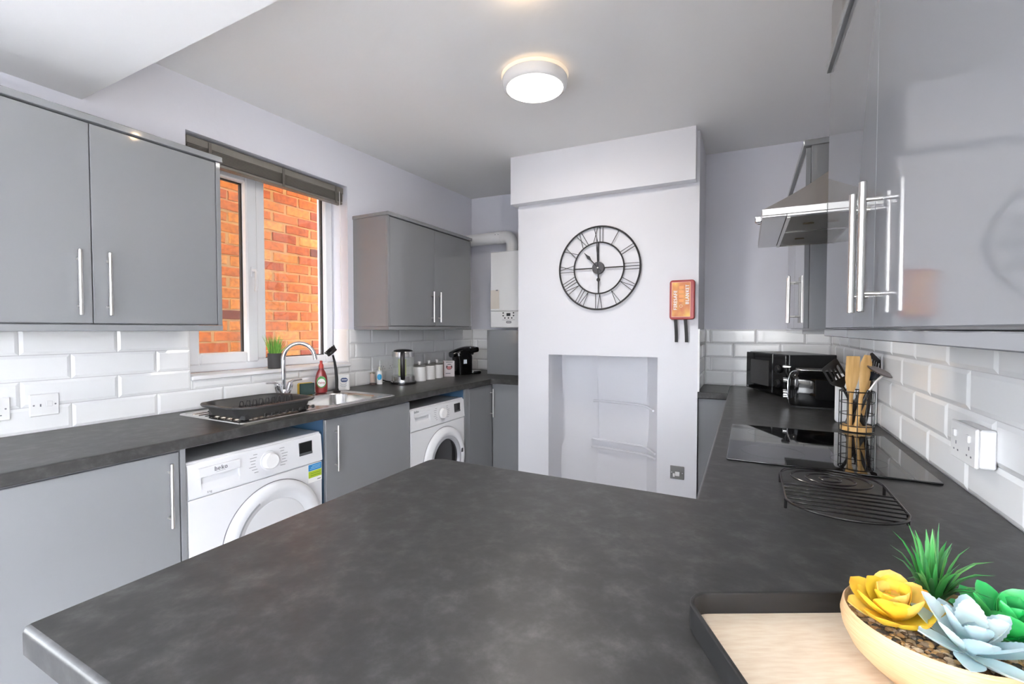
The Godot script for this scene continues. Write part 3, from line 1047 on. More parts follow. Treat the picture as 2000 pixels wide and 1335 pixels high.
# ------------------------------------------------------------------ white machines under the left worktop
func machine(label: String, z0: float, dark_glass: bool) -> void:
	var F := -1.850
	var w := 0.605
	var z1 := z0 - w
	var zc := (z0 + z1) / 2
	var top := 0.798
	var t := thing("washing_machine" if dark_glass else "tumble_dryer", label, "washing machine" if dark_glass else "tumble dryer", Vector3(-2.14, 0, zc))
	wpart(t, "body", mb().box(Vector3(-2.41, 0.015, z1), Vector3(F - 0.012, top - 0.006, z0), 0.004), M.white_enamel)
	wpart(t, "lid", mb().box(Vector3(-2.415, top - 0.004, z1 - 0.001), Vector3(F - 0.016, top + 0.010, z0 + 0.001), 0.004), M.white_enamel)
	# front plate with the round opening left to the door
	wpart(t, "front_panel", mb().box(Vector3(F - 0.012, 0.09, z1 + 0.001), Vector3(F - 0.001, 0.664, z0 - 0.001), 0.003), M.white_enamel)
	wpart(t, "kick_panel", mb().box(Vector3(F - 0.014, 0.015, z1 + 0.002), Vector3(F - 0.004, 0.088, z0 - 0.002), 0.003), M.white_enamel)
	# control panel, leaning back slightly
	var cp := mb()
	var tz := [z1 + 0.001, z0 - 0.001]
	var lip := 0.752 if dark_glass else 0.742
	var off := func(y: float) -> float: return 0.003 - 0.009 * (y - 0.674) / 0.118
	var plain := [[-0.040, 0.668], [-0.0005, 0.668], [0.003, 0.674], [-0.006, 0.792], [-0.012, 0.799], [-0.040, 0.800]]
	# over the drawer the panel dips into a finger hollow below the lip
	var hollow := [[-0.040, 0.668], [-0.0005, 0.668], [0.003, 0.674], [off.call(lip - 0.042), lip - 0.042], [off.call(lip) - 0.024, lip - 0.012], [off.call(lip) - 0.024, lip], [off.call(lip), lip], [-0.006, 0.792], [-0.012, 0.799], [-0.040, 0.800]]
	for seg in [[tz[1], z0 - 0.047, plain], [z0 - 0.047, z0 - 0.196, hollow], [z0 - 0.196, tz[0], plain]]:
		var poly := PackedVector2Array()
		for p in seg[2]: poly.append(Vector2(F + p[0], p[1]))
		cp.extrude(poly, Transform3D(Basis(), Vector3(0, 0, seg[1])), seg[0] - seg[1])
	var panel := wpart(t, "control_panel", cp, M.white_enamel)
	var lean := func(y: float) -> float: return F + 0.003 - 0.009 * (y - 0.674) / 0.118
	# drawer with its finger recess
	var y1 := 0.775
	var zd0 := z0 - 0.035
	var zd1 := z0 - 0.198
	var dr := mb()
	var front: float = lean.call(0.76) + 0.003
	if dark_glass:
		dr.box(Vector3(front - 0.006, 0.752, zd1), Vector3(front, 0.778, zd0), 0.0015)
	else:
		dr.box(Vector3(front - 0.006, 0.742, zd1), Vector3(front + 0.006, 0.778, zd0), 0.002)
	var drawer := wpart(t, "drawer_front", dr, M.white_enamel)
	# knob
	var zk := zc - 0.025
	var ky := 0.737
	var kx: float = lean.call(ky)
	var k := mb()
	k.cyl(Vector3(kx - 0.002, ky, zk), Vector3(kx + 0.003, ky, zk), 0.042, -1.0, 40, 0.001)
	var kn := wpart(t, "dial", k, M.white_enamel)
	var k2 := mb()
	k2.cyl(Vector3(kx + 0.003, ky, zk), Vector3(kx + 0.024, ky, zk), 0.036, 0.033, 40, 0.003)
	wpart(kn, "knob", k2, M.white_plastic)
	for s in 7:
		for side in [-1.0, 1.0]:
			var len := 0.018 + 0.006 * ((s * 5 + (1 if side > 0 else 0)) % 3)
			var yy := ky + 0.040 - s * 0.0125
			var px: float = lean.call(yy)
			var zz: float = zk - side * (0.058 + 0.006 * cos(s - 3.0))
			wpart(panel, "dial_print", mb().box(Vector3(px, yy - 0.001, minf(zz, zz - side * len)), Vector3(px + 0.0007, yy + 0.001, maxf(zz, zz - side * len))), M.print_grey)
	# display window
	var dy0 := 0.716
	var dy1 := 0.778
	var dz0 := zk - 0.150
	var disp := mb()
	disp.box(Vector3(lean.call(0.747) - 0.003, dy0, dz0 - 0.070), Vector3(lean.call(0.747) + 0.0035, dy1, dz0), 0.0012)
	var dd := wpart(t, "display", disp, mat(s8(34, 35, 37), 0.15))
	wpart(dd, "display_strip", mb().box(Vector3(lean.call(0.722), dy0 + 0.001, dz0 - 0.069), Vector3(lean.call(0.722) + 0.0042, dy0 + 0.013, dz0 - 0.001)), mat(s8(92, 94, 96), 0.2))
	# maker's name
	var face := Basis(Vector3(0, 0, -1), Vector3.UP, Vector3(1, 0, 0))
	if dark_glass:
		lettering(panel, "maker_mark", "beko", 0.020, M.print_grey, Transform3D(face, to_part(panel, Vector3(lean.call(0.786) + 0.001, 0.7865, z0 - 0.060))))
	else:
		lettering(drawer, "maker_mark", "beko", 0.022, M.print_grey, Transform3D(face, to_part(drawer, Vector3(front + 0.0066, 0.764, z0 - 0.118))))
		wpart(drawer, "mark_line", mb().box(Vector3(front + 0.0055, 0.7515, z0 - 0.136), Vector3(front + 0.0066, 0.7525, z0 - 0.100)), M.print_grey)
		lettering(panel, "model_print", "8 kg", 0.010, M.print_grey, Transform3D(face, to_part(panel, Vector3(F + 0.0035, 0.681, z0 - 0.075))), false)
	# door
	var yc := 0.405
	var zo := zc - 0.050
	var R := 0.232
	var d := thing_part_door(t, F, yc, zo, R, dark_glass)
	if not dark_glass:
		# energy sticker: blue, green, white bands
		var sx := F + 0.0002
		var s0 := z1 + 0.082
		var st := wpart(t, "sticker", mb().box(Vector3(sx, 0.575, z1 + 0.004), Vector3(sx + 0.0006, 0.664, s0)), M.print_white)
		wpart(st, "blue_band", mb().box(Vector3(sx + 0.0006, 0.632, z1 + 0.006), Vector3(sx + 0.0012, 0.662, s0 - 0.002)), mat(s8(30, 126, 190), 0.4))
		wpart(st, "green_band", mb().box(Vector3(sx + 0.0006, 0.598, z1 + 0.006), Vector3(sx + 0.0012, 0.630, s0 - 0.002)), mat(s8(176, 200, 52), 0.4))
		for n in 3: wpart(st, "print_line", mb().box(Vector3(sx + 0.0012, 0.639 + n * 0.007, z1 + 0.012), Vector3(sx + 0.0016, 0.6415 + n * 0.007, s0 - 0.010 - n * 0.006)), mat(s8(150, 200, 230), 0.4))
		for n in 2: wpart(st, "print_line", mb().box(Vector3(sx + 0.0012, 0.607 + n * 0.010, z1 + 0.012), Vector3(sx + 0.0016, 0.610 + n * 0.010, s0 - 0.014)), mat(s8(120, 150, 30), 0.4))
		wpart(st, "print_line", mb().box(Vector3(sx + 0.0006, 0.582, z1 + 0.010), Vector3(sx + 0.0012, 0.586, z1 + 0.030)), M.print_grey)

func to_part(p: Node3D, v: Vector3) -> Vector3:
	var q: Node = p
	while q is Node3D and q != self:
		v -= q.position
		q = q.get_parent()
	return v

func turned(prof: Array, x: float, y: float, z: float, seg := 64, closed := false) -> MB:
	# profile of (radius, height) turned round an axis pointing to +x
	var b := mb()
	b.xf = Transform3D(Basis(Vector3(0, 1, 0), Vector3(1, 0, 0), Vector3(0, 0, -1)), Vector3(x, y, z))
	b.lathe(prof, Vector3.ZERO, seg, closed)
	return b

func thing_part_door(t: Node3D, F: float, y: float, z: float, R: float, dark: bool) -> Node3D:
	var seam := wpart(t, "door_seam", turned([[R + 0.003, -0.001], [R + 0.003, 0.001], [R - 0.003, 0.001], [R - 0.003, -0.001]], F, y, z, 72, true), mat(s8(120, 120, 126), 0.6))
	if dark:
		var ring := wpart(t, "door", turned([[R, 0.0], [R, 0.010], [R - 0.008, 0.022], [R - 0.030, 0.032], [R - 0.044, 0.032], [R - 0.060, 0.024], [R - 0.072, 0.006], [R - 0.072, -0.008]], F, y, z, 72, true), M.white_enamel)
		wpart(ring, "inner_ring", turned([[R - 0.060, 0.024], [R - 0.068, 0.027], [R - 0.078, 0.024], [R - 0.086, 0.004], [R - 0.07, 0.0]], F, y, z, 72, true), mat(s8(176, 178, 184), 0.25))
		wpart(ring, "glass", turned([[R - 0.070, 0.002], [R - 0.084, 0.006], [R - 0.12, 0.011], [R - 0.17, 0.014], [0.0, 0.015]], F, y, z, 72), mat(s8(22, 22, 24), 0.06))
		wpart(ring, "latch", mb().box(Vector3(F + 0.020, y + 0.02, z - R + 0.045), Vector3(F + 0.033, y + 0.05, z - R + 0.060), 0.002), M.print_dark)
		return ring
	var dr := wpart(t, "door", turned([[R, 0.0], [R, 0.010], [R - 0.007, 0.020], [R - 0.022, 0.026], [R - 0.040, 0.027], [R - 0.052, 0.020], [R - 0.078, 0.008], [R - 0.082, 0.010], [0.0, 0.012]], F, y, z, 72), M.white_enamel)
	# finger grip let into the ring at the left
	var g := mb()
	for k in 2:
		pass
	var pts0 := PackedVector3Array()
	var rings := []
	for i in 17:
		var a := deg_to_rad(118.0 + 44.0 * i / 16.0)
		var ring := PackedVector3Array()
		for p in [[R - 0.040, 0.024], [R - 0.040, 0.0295], [R - 0.052, 0.0235], [R - 0.052, 0.018]]:
			ring.append(Vector3(F + p[1], y + sin(a) * p[0], z - cos(a) * p[0]))
		rings.append(ring)
	g.loft(rings)
	wpart(dr, "finger_grip", g, mat(s8(168, 170, 176), 0.3))
	return dr

func build_appliances() -> void:
	machine("white tumble dryer with a solid white door, nearer of two machines", -0.948, false)
	machine("white washing machine with a dark glass door, further of two machines", -2.218, true)
	# boiler in the left alcove
	var b := thing("boiler", "white wall boiler with a small control panel, in the left alcove", "boiler", Vector3(-1.81, 1.322, -3.70))
	var zf := -3.53
	wpart(b, "casing", mb().box(Vector3(-2.035, 1.470, ZBL), Vector3(-1.600, 1.990, zf), 0.006), M.white_plastic)
	var lower := wpart(b, "drop_panel", mb().box(Vector3(-2.035, 1.324, ZBL), Vector3(-1.600, 1.467, zf + 0.001), 0.005), M.white_plastic)
	wpart(b, "flue_collar", mb().cyl(Vector3(-1.905, 1.989, -3.70), Vector3(-1.905, 2.005, -3.70), 0.085, 0.075, 28), M.black_matt)
	wpart(lower, "screen", mb().box(Vector3(-1.872, 1.425, zf), Vector3(-1.834, 1.450, zf + 0.003), 0.001), M.print_dark)
	for p in [[-1.905, 1.452], [-1.905, 1.428], [-1.803, 1.452], [-1.803, 1.428], [-1.888, 1.408], [-1.853, 1.408], [-1.820, 1.408]]:
		wpart(lower, "button", mb().cyl(Vector3(p[0], p[1], zf), Vector3(p[0], p[1], zf + 0.004), 0.0065, -1.0, 14, 0.001), M.print_dark)
	wpart(lower, "panel_line", mb().box(Vector3(-1.915, 1.390, zf), Vector3(-1.790, 1.392, zf + 0.002)), M.print_grey)
	var bd := mb()
	bd.xf = Transform3D(Basis(Vector3(1, 0, 0), Vector3(0, 0, 1), Vector3(0, -1, 0)), Vector3(-1.850, 1.372, zf))
	bd.slab(Vector3.ZERO, 0.026, 0.010, 0.0, 0.0028, 0.010, 0.0005, 8)
	var badge := wpart(lower, "badge", bd, M.print_grey)
	wpart(badge, "badge_print", mb().box(Vector3(-1.868, 1.370, zf + 0.0028), Vector3(-1.832, 1.374, zf + 0.0034)), M.print_white)
	wpart(b, "sticker", mb().box(Vector3(-2.032, 1.49, zf), Vector3(-1.945, 1.655, zf + 0.0012)), mat(s8(226, 218, 208), 0.5))
	wpart(b, "sticker_print", mb().box(Vector3(-1.978, 1.648, zf), Vector3(-1.958, 1.657, zf + 0.002)), M.print_grey)
	# flue pipe to the left wall
	var fl := thing("flue_pipe", "white flue pipe elbowing from the boiler top to the wall", "pipe", Vector3(-1.905, 2.005, -3.70))
	var pts := [Vector3(-1.905, 2.005, -3.70), Vector3(-1.905, 2.085, -3.70)]
	for k in 9:
		var a := PI / 2 * k / 8.0
		pts.append(Vector3(-1.905 - 0.065 + 0.065 * cos(a), 2.085 + 0.065 * sin(a), -3.70))
	pts.append(Vector3(-2.02, 2.150, -3.70)); pts.append(Vector3(LW + 0.002, 2.150, -3.70))
	wpart(fl, "pipe", mb().tube(pts, 0.054, 28), M.white_plastic)
	wpart(fl, "joint", mb().cyl(Vector3(-2.065, 2.150, -3.70), Vector3(-2.005, 2.150, -3.70), 0.0575, -1.0, 28, 0.002), M.white_plastic)
	for p in [[-2.02, 2.168], [-2.05, 2.168]]:
		wpart(fl, "screw", mb().cyl(Vector3(p[0], p[1], -3.648), Vector3(p[0], p[1], -3.643), 0.0035, -1.0, 8), M.print_grey)
	wpart(fl, "wall_collar", mb().cyl(Vector3(LW + 0.0005, 2.150, -3.70), Vector3(LW + 0.02, 2.150, -3.70), 0.066, 0.060, 28), M.white_plastic)
	# grey boxing panel below the boiler
	var px := thing("boxing_panel", "grey gloss boxing panel standing below the boiler", "panel", Vector3(-1.81, T, -3.54))
	wpart(px, "front", mb().box(Vector3(-2.068, T + 0.001, -3.545), Vector3(CHL - 0.002, 1.302, -3.527), 0.0015), M.door)
	wpart(px, "side", mb().box(Vector3(-2.068, T + 0.001, -3.868), Vector3(-2.050, 1.302, -3.546), 0.0015), M.door)

# ------------------------------------------------------------------ ceiling lamps
func build_lamps() -> void:
	var at := [Vector3(-0.948, 2.5545, -2.085)]
	var names := ["round white ceiling lamp, glowing, in front of the chimney breast"]
	for k in 1:
		var p: Vector3 = at[k]
		var t := thing("ceiling_lamp", names[k], "lamp", p)
		var b := mb()
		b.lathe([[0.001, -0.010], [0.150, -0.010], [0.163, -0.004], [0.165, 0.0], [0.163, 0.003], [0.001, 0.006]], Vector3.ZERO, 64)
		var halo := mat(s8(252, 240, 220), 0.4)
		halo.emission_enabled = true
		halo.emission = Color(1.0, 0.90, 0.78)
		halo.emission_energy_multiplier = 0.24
		part(t, "lamp_back_glow", b, halo)  # base ring made to glow for light leaking round the dish
		var h := mb()
		h.lathe([[0.140, -0.010], [0.156, -0.011], [0.1605, -0.018], [0.1605, -0.036], [0.156, -0.052], [0.146, -0.060], [0.139, -0.060], [0.136, -0.055], [0.136, -0.012]], Vector3.ZERO, 64, true)
		part(t, "rim", h, mat(s8(244, 244, 244), 0.25))
		var d := mb()
		d.lathe([[0.001, -0.063], [0.06, -0.0625], [0.115, -0.060], [0.132, -0.057], [0.1355, -0.052], [0.1355, -0.046], [0.001, -0.046]], Vector3.ZERO, 64)
		var gm := mat(s8(255, 255, 255), 0.4)
		gm.emission_enabled = true
		gm.emission = Color(1.0, 0.97, 0.92)
		gm.emission_energy_multiplier = 1.6
		part(t, "lamp_diffuser", d, gm)
		var l := AreaLight3D.new()
		l.name = "lamp_light"
		l.area_size = Vector2(0.24, 0.24)
		l.light_color = Color(1.0, 0.97, 0.93)
		l.light_energy = 0.5
		l.shadow_enabled = true
		l.area_range = 12.0
		l.area_attenuation = 2.0
		t.add_child(l)
		l.position = Vector3(0, -0.066, 0)
		l.rotation_degrees = Vector3(-90, 0, 0)
		# what the opal dish sends out sideways
		var o := OmniLight3D.new()
		o.name = "lamp_side_light"
		o.light_color = Color(1.0, 0.97, 0.93)
		o.light_energy = 0.085
		o.light_size = 0.015
		o.omni_range = 12.0
		o.omni_attenuation = 2.0
		o.shadow_enabled = true
		t.add_child(o)
		o.position = Vector3(0, -0.082, 0)
	# small bare warm lamp nearer the camera, just above the frame
	var bp := Vector3(-0.745, 2.5525, -1.52)
	var bl := thing("bulb_lamp", "small warm globe lamp on the ceiling above the peninsula", "lamp", bp)
	part(bl, "ceiling_rose", mb().lathe([[0.001, 0.004], [0.034, 0.004], [0.035, 0.0], [0.026, -0.002], [0.001, -0.002]], Vector3.ZERO, 28), M.white_plastic)
	var bm := mat(s8(255, 246, 228), 0.4)
	bm.emission_enabled = true
	bm.emission = Color(1.0, 0.84, 0.62)
	bm.emission_energy_multiplier = 1.2
	var gl := []
	for i in 13: gl.append([0.018 * sin(PI * i / 12.0), -0.012 + 0.013 * cos(PI * i / 12.0)])
	part(bl, "bulb", mb().lathe(gl, Vector3.ZERO, 24), bm)
	var ol := OmniLight3D.new()
	ol.name = "bulb_light"
	ol.light_color = Color(1.0, 0.86, 0.66)
	ol.light_energy = 0.02
	ol.light_size = 0.011
	ol.omni_range = 12.0
	ol.omni_attenuation = 2.0
	ol.shadow_enabled = true
	bl.add_child(ol)
	ol.position = Vector3(0, -0.012, 0)

# ------------------------------------------------------------------ sink, tap, rack and washing-up things
func build_sink_area() -> void:
	var s := thing("kitchen_sink", "stainless steel sink with drainer set in the window worktop", "sink", Vector3(-2.12, T, -1.645))
	var b := mb()
	var c := Vector3(-2.118, 0, -1.645)
	var bc := Vector3(-2.118, 0, -1.850)
	var rings := []
	var oy := func(y: float) -> Vector3: return Vector3(c.x, y, c.z)
	var iy := func(y: float) -> Vector3: return Vector3(bc.x, y, bc.z)
	rings.append(b.rr(oy.call(T + 0.0006), 0.240, 0.475, 0.02, 7))
	rings.append(b.rr(oy.call(T + 0.0050), 0.238, 0.473, 0.02, 7))
	rings.append(b.rr(oy.call(T + 0.0060), 0.234, 0.469, 0.018, 7))
	rings.append(b.rr(oy.call(T + 0.0052), 0.226, 0.461, 0.016, 7))
	rings.append(b.rr(oy.call(T + 0.0030), 0.221, 0.456, 0.014, 7))
	rings.append(b.rr(iy.call(T + 0.0030), 0.186, 0.222, 0.09, 7))
	rings.append(b.rr(iy.call(T + 0.0005), 0.180, 0.216, 0.088, 7))
	rings.append(b.rr(iy.call(T - 0.010), 0.175, 0.211, 0.085, 7))
	rings.append(b.rr(iy.call(T - 0.120), 0.162, 0.198, 0.078, 7))
	rings.append(b.rr(iy.call(T - 0.142), 0.146, 0.182, 0.068, 7))
	rings.append(b.rr(iy.call(T - 0.150), 0.118, 0.154, 0.05, 7))
	rings.append(b.rr(iy.call(T - 0.153), 0.03, 0.03, 0.03, 7))
	b.loft(rings, false, true)
	wpart(s, "basin", b, M.steel)
	for k in 8:
		var x := -2.29 + k * 0.049
		wpart(s, "drainer_rib", mb().tube([Vector3(x, T + 0.0022, -1.20), Vector3(x, T + 0.0030, -1.23), Vector3(x, T + 0.0030, -1.56), Vector3(x, T + 0.0022, -1.59)], 0.0032, 8), M.steel)
	wpart(s, "waste", mb().lathe([[0.001, 0.0], [0.030, 0.0], [0.036, 0.002], [0.040, 0.0], [0.001, -0.002]], Vector3(bc.x, T - 0.150, bc.z), 28), M.chrome)

	# swan-neck mixer tap
	var tp := Vector3(-2.315, T + 0.003, -1.688)
	var t := thing("mixer_tap", "chrome swan-neck mixer tap with two lever handles", "tap", tp)
	part(t, "base", mb().lathe([[0.001, 0.0], [0.027, 0.0], [0.027, 0.006], [0.023, 0.012], [0.023, 0.040], [0.020, 0.052], [0.014, 0.060], [0.001, 0.060]], Vector3.ZERO, 28), M.chrome)
	var pts := [Vector3(0, 0.05, 0), Vector3(0, 0.12, 0), Vector3(0, 0.225, 0)]
	var bend := Vector3(0.66, 0, -0.75).normalized()
	for k in 15:
		var a := PI * 0.93 * k / 14.0
		pts.append(Vector3(0, 0.225, 0) + bend * (0.082 - 0.082 * cos(a)) + Vector3.UP * 0.093 * sin(a))
	var last: Vector3 = pts[pts.size() - 1]
	pts.append(last + Vector3(0.003, -0.022, -0.003))
	part(t, "spout", mb().tube(pts, 0.0118, 18), M.chrome)
	for sd in [1.0, -1.0]:
		var d := Vector3(0, 0, sd)
		var h := part(t, "valve", mb().tube([Vector3(0, 0.018, 0), d * 0.024 + Vector3.UP * 0.045, d * 0.036 + Vector3.UP * 0.078, d * 0.040 + Vector3.UP * 0.094], [0.017, 0.018, 0.019, 0.015], 18), M.chrome)
		part(h, "lever", mb().tube([d * 0.038 + Vector3.UP * 0.092, d * 0.058 + Vector3.UP * 0.102, d * 0.080 + Vector3(0.004, 0.104, 0), d * 0.112 + Vector3(0.008, 0.105, 0)], [0.009, 0.007, 0.0055, 0.0045], 12), M.chrome)

	# dish rack
	var rc := Vector3(-2.060, T + 0.0065, -1.378)
	var r := thing("dish_rack", "black plastic dish rack standing on the sink drainer", "dish rack", rc)
	var hx := 0.166
	var hz := 0.196
	var shell := mb()
	var rim_y := func(p: Vector3) -> float:
		# the lip dips at the two ends where the handles are
		return 0.058 + 0.015 * (1.0 - pow(absf(p.z) / hz, 3.0)) - 0.010 * pow(absf(p.x) / hx, 6.0)
	var prof := [[0.030, 0.0, 0.012], [0.016, 0.0, 0.40], [0.006, 0.0, 0.86], [0.0, 0.0, 1.0], [-0.014, 0.0, 1.06], [-0.016, -0.004, 1.05], [-0.012, -0.008, 1.0], [0.004, 0.0, 0.93], [0.010, 0.0, 0.84], [0.020, 0.0, 0.40], [0.034, 0.004, 0.05]]
	var rgs := []
	for p in prof:
		var base := shell.rr(Vector3.ZERO, hx - p[0], hz - p[0], maxf(0.085 - p[0], 0.02), 8)
		var ring := PackedVector3Array()
		for q in base: ring.append(Vector3(q.x, 0.004 + p[2] * (rim_y.call(q) - 0.004) + p[1], q.z))
		rgs.append(ring)
	shell.loft(rgs, false, false)
	part(r, "basket", shell, M.rack)
	# slatted floor
	for k in 12:
		var z := -0.158 + k * 0.0287
		part(r, "floor_slat", mb().box(Vector3(-hx + 0.028, 0.014, z - 0.006), Vector3(hx - 0.028, 0.020, z + 0.006), 0.002), M.rack)
	part(r, "floor_rail", mb().box(Vector3(-0.006, 0.010, -hz + 0.03), Vector3(0.006, 0.016, hz - 0.03), 0.002), M.rack)
	# plate prongs
	for k in 9:
		var z := 0.118 - k * 0.031
		part(r, "prong", mb().tube([Vector3(0.03, 0.018, z), Vector3(0.03, 0.060, z), Vector3(0.03, 0.068, z - 0.005), Vector3(0.03, 0.068, z - 0.013), Vector3(0.03, 0.060, z - 0.018), Vector3(0.03, 0.018, z - 0.018)], 0.0030, 8), M.rack)
	# side drain teeth and feet
	for k in 8:
		var z := 0.07 - k * 0.036
		part(r, "side_tooth", mb().box(Vector3(hx - 0.030, 0.002, z - 0.008), Vector3(hx - 0.022, 0.018, z + 0.008), 0.002), M.rack)
	for p in [[-1, -1], [1, -1], [-1, 1], [1, 1]]:
		part(r, "foot", mb().slab(Vector3(p[0] * (hx - 0.05), 0, p[1] * (hz - 0.05)), 0.018, 0.018, -0.0005, 0.018, 0.008, 0.002), M.rack)

	# sponge scourer
	var sp := thing("sponge", "yellow sponge with a dark green scouring side beside the tap", "sponge", Vector3(-2.362, T + 0.006, -1.872))
	sp.rotation.y = deg_to_rad(-14)
	part(sp, "foam", mb().box(Vector3(-0.016, 0.0, -0.040), Vector3(0.017, 0.072, 0.048), 0.006), mat(s8(226, 186, 74), 0.9))
	part(sp, "scourer", mb().box(Vector3(0.0175, 0.001, -0.040), Vector3(0.027, 0.071, 0.048), 0.002), textured(mat(Color.WHITE, 0.95), noise_tex(0.2, 2, [[0.0, s8(38, 58, 58)], [1.0, s8(62, 88, 84)]], 61, 128), Vector3.ONE * 12))

	# washing-up liquid
	var w := thing("washing_up_bottle", "red washing-up liquid bottle beside the sponge", "bottle", Vector3(-2.352, T + 0.006, -1.975))
	w.rotation.y = deg_to_rad(52)
	var body := mb()
	var br := []
	for p in [[0.0, 0.030, 0.018], [0.004, 0.034, 0.021], [0.030, 0.036, 0.022], [0.070, 0.036, 0.022], [0.100, 0.033, 0.021], [0.125, 0.026, 0.018], [0.145, 0.016, 0.014], [0.152, 0.013, 0.013]]:
		var ring := PackedVector3Array()
		for i in 24: ring.append(Vector3(cos(TAU * i / 24) * p[1], p[0], sin(TAU * i / 24) * p[2]))
		br.append(ring)
	body.loft(br)
	var red := mat(s8(138, 26, 30), 0.12)
	red.clearcoat_enabled = true
	part(w, "bottle", body, red)
	var cap := part(w, "cap", mb().lathe([[0.013, 0.151], [0.0145, 0.152], [0.014, 0.170], [0.011, 0.178], [0.0085, 0.181], [0.0085, 0.196], [0.006, 0.199], [0.001, 0.199]], Vector3.ZERO, 20), mat(s8(196, 70, 62), 0.35))
	var lab := mb()
	lab.sheet(func(u, v):
		var a: float = lerpf(PI / 2 - 0.95, PI / 2 + 0.95, u)
		return Vector3(cos(a) * 0.0366, 0.028 + 0.078 * v, sin(a) * 0.0226), 10, 2)
	var lb := part(w, "label", disc_on(0.0236, 0.068, 0.028, 0.036), mat(s8(72, 140, 66), 0.4))
	part(lb, "label_disc", disc_on(0.0243, 0.064, 0.0225, 0.025), M.print_white)
	lettering(lb, "label_name", "Fairy", 0.016, mat(s8(176, 40, 44), 0.4), Transform3D(Basis(), Vector3(0, 0.064, 0.0258)))

	# white tub behind the brush
	var tb := thing("detergent_tub", "white tub with a dark blue oval label behind the dish brush", "tub", Vector3(-2.368, T, -2.165))
	tb.rotation.y = deg_to_rad(48)
	part(tb, "tub", mb().slab(Vector3.ZERO, 0.040, 0.026, 0.0, 0.106, 0.012, 0.004), M.white_plastic)
	var ov := mb()
	ov.xf = Transform3D(Basis(Vector3(1, 0, 0), Vector3(0, 0, 1), Vector3(0, -1, 0)), Vector3(0.004, 0.068, 0.0255))
	ov.slab(Vector3.ZERO, 0.022, 0.014, 0.0, 0.0012, 0.014, 0.0004, 8)
	var ol := part(tb, "label", ov, mat(s8(58, 78, 124), 0.4))
	part(ol, "label_band", mb().box(Vector3(-0.012, 0.066, 0.0266), Vector3(0.020, 0.071, 0.0274)), M.print_white)
	var cr := mb()
	for k in 2:
		cr.tube([Vector3(-0.020, 0.048 - k * 0.014, 0.0262), Vector3(-0.008, 0.036 - k * 0.012, 0.0268), Vector3(0.008, 0.036 - k * 0.012, 0.0268), Vector3(0.020, 0.050 - k * 0.014, 0.0262)], 0.0011, 5)
	part(tb, "printed_swirl", cr, mat(s8(170, 176, 190), 0.4))

	# dish brush on a suction foot
	var db := thing("dish_brush", "black dish brush standing upright at the back of the sink", "brush", Vector3(-2.296, T + 0.006, -2.045))
	part(db, "foot", mb().lathe([[0.001, 0.0], [0.024, 0.0], [0.024, 0.003], [0.012, 0.010], [0.010, 0.022], [0.001, 0.022]], Vector3.ZERO, 20), M.black_plastic)
	part(db, "handle", mb().tube([Vector3(0, 0.015, 0), Vector3(0, 0.08, 0.0), Vector3(-0.002, 0.14, 0.004), Vector3(-0.004, 0.19, 0.012), Vector3(-0.004, 0.232, 0.024)], [0.009, 0.010, 0.009, 0.007, 0.006], 12), M.black_plastic)
	var hd := mb()
	hd.xf = Transform3D(Basis(Vector3(0, 0, 1), deg_to_rad(28)) * Basis(Vector3(1, 0, 0), deg_to_rad(30)), Vector3(-0.004, 0.252, 0.032))
	hd.slab(Vector3.ZERO, 0.026, 0.034, -0.010, 0.006, 0.022, 0.004, 6)
	var head := part(db, "head", hd, M.black_plastic)
	for k in 14:
		var bb := mb()
		bb.xf = hd.xf
		var x := -0.016 + 0.016 * (k % 3)
		var z := -0.024 + 0.0115 * (k / 3)
		bb.cyl(Vector3(x, 0.004, z), Vector3(x * 1.3, 0.026, z * 1.25), 0.005, 0.004, 7)
		part(head, "bristle_tuft", bb, M.black_matt)

	# little pot of grass on the sill
	var pp := Vector3(-2.492, 1.078, -1.762)
	var p := thing("potted_grass", "small black pot of artificial green grass on the window sill", "potted plant", pp)
	part(p, "pot", mb().lathe([[0.001, 0.0], [0.036, 0.0], [0.038, 0.003], [0.039, 0.090], [0.035, 0.090], [0.034, 0.080], [0.001, 0.080]], Vector3.ZERO, 32), mat(s8(62, 62, 64), 0.6))
	var greens := [mat(s8(104, 168, 62), 0.6), mat(s8(140, 196, 84), 0.6), mat(s8(74, 140, 52), 0.6)]
	for g in greens: 
		g.backlight_enabled = true
		g.backlight = Color(0.2, 0.35, 0.08)
	for k in 90:
		var a := rng.randf() * TAU
		var rr := sqrt(rng.randf()) * 0.030
		var base := Vector3(cos(a) * rr, 0.078, sin(a) * rr)
		var h := rng.randf_range(0.06, 0.128)
		var lean := Vector3(cos(a), 0, sin(a)) * rng.randf_range(0.004, 0.045) + Vector3(rng.randf_range(-0.01, 0.01), 0, rng.randf_range(-0.01, 0.01))
		part(p, "blade", blade(base, base + lean * 0.35 + Vector3.UP * h * 0.6, base + lean + Vector3.UP * h, 0.0019), greens[k % 3])

func disc_on(z: float, y: float, rx: float, ry: float) -> MB:
	var b := mb()
	var o := PackedVector3Array()
	var q := PackedVector3Array()
	for i in 28:
		var a := TAU * i / 28
		o.append(Vector3(cos(a) * rx, y + sin(a) * ry, z - 0.004))
		q.append(Vector3(cos(a) * rx, y + sin(a) * ry, z))
	b.loft([o, q], false, true)
	return b

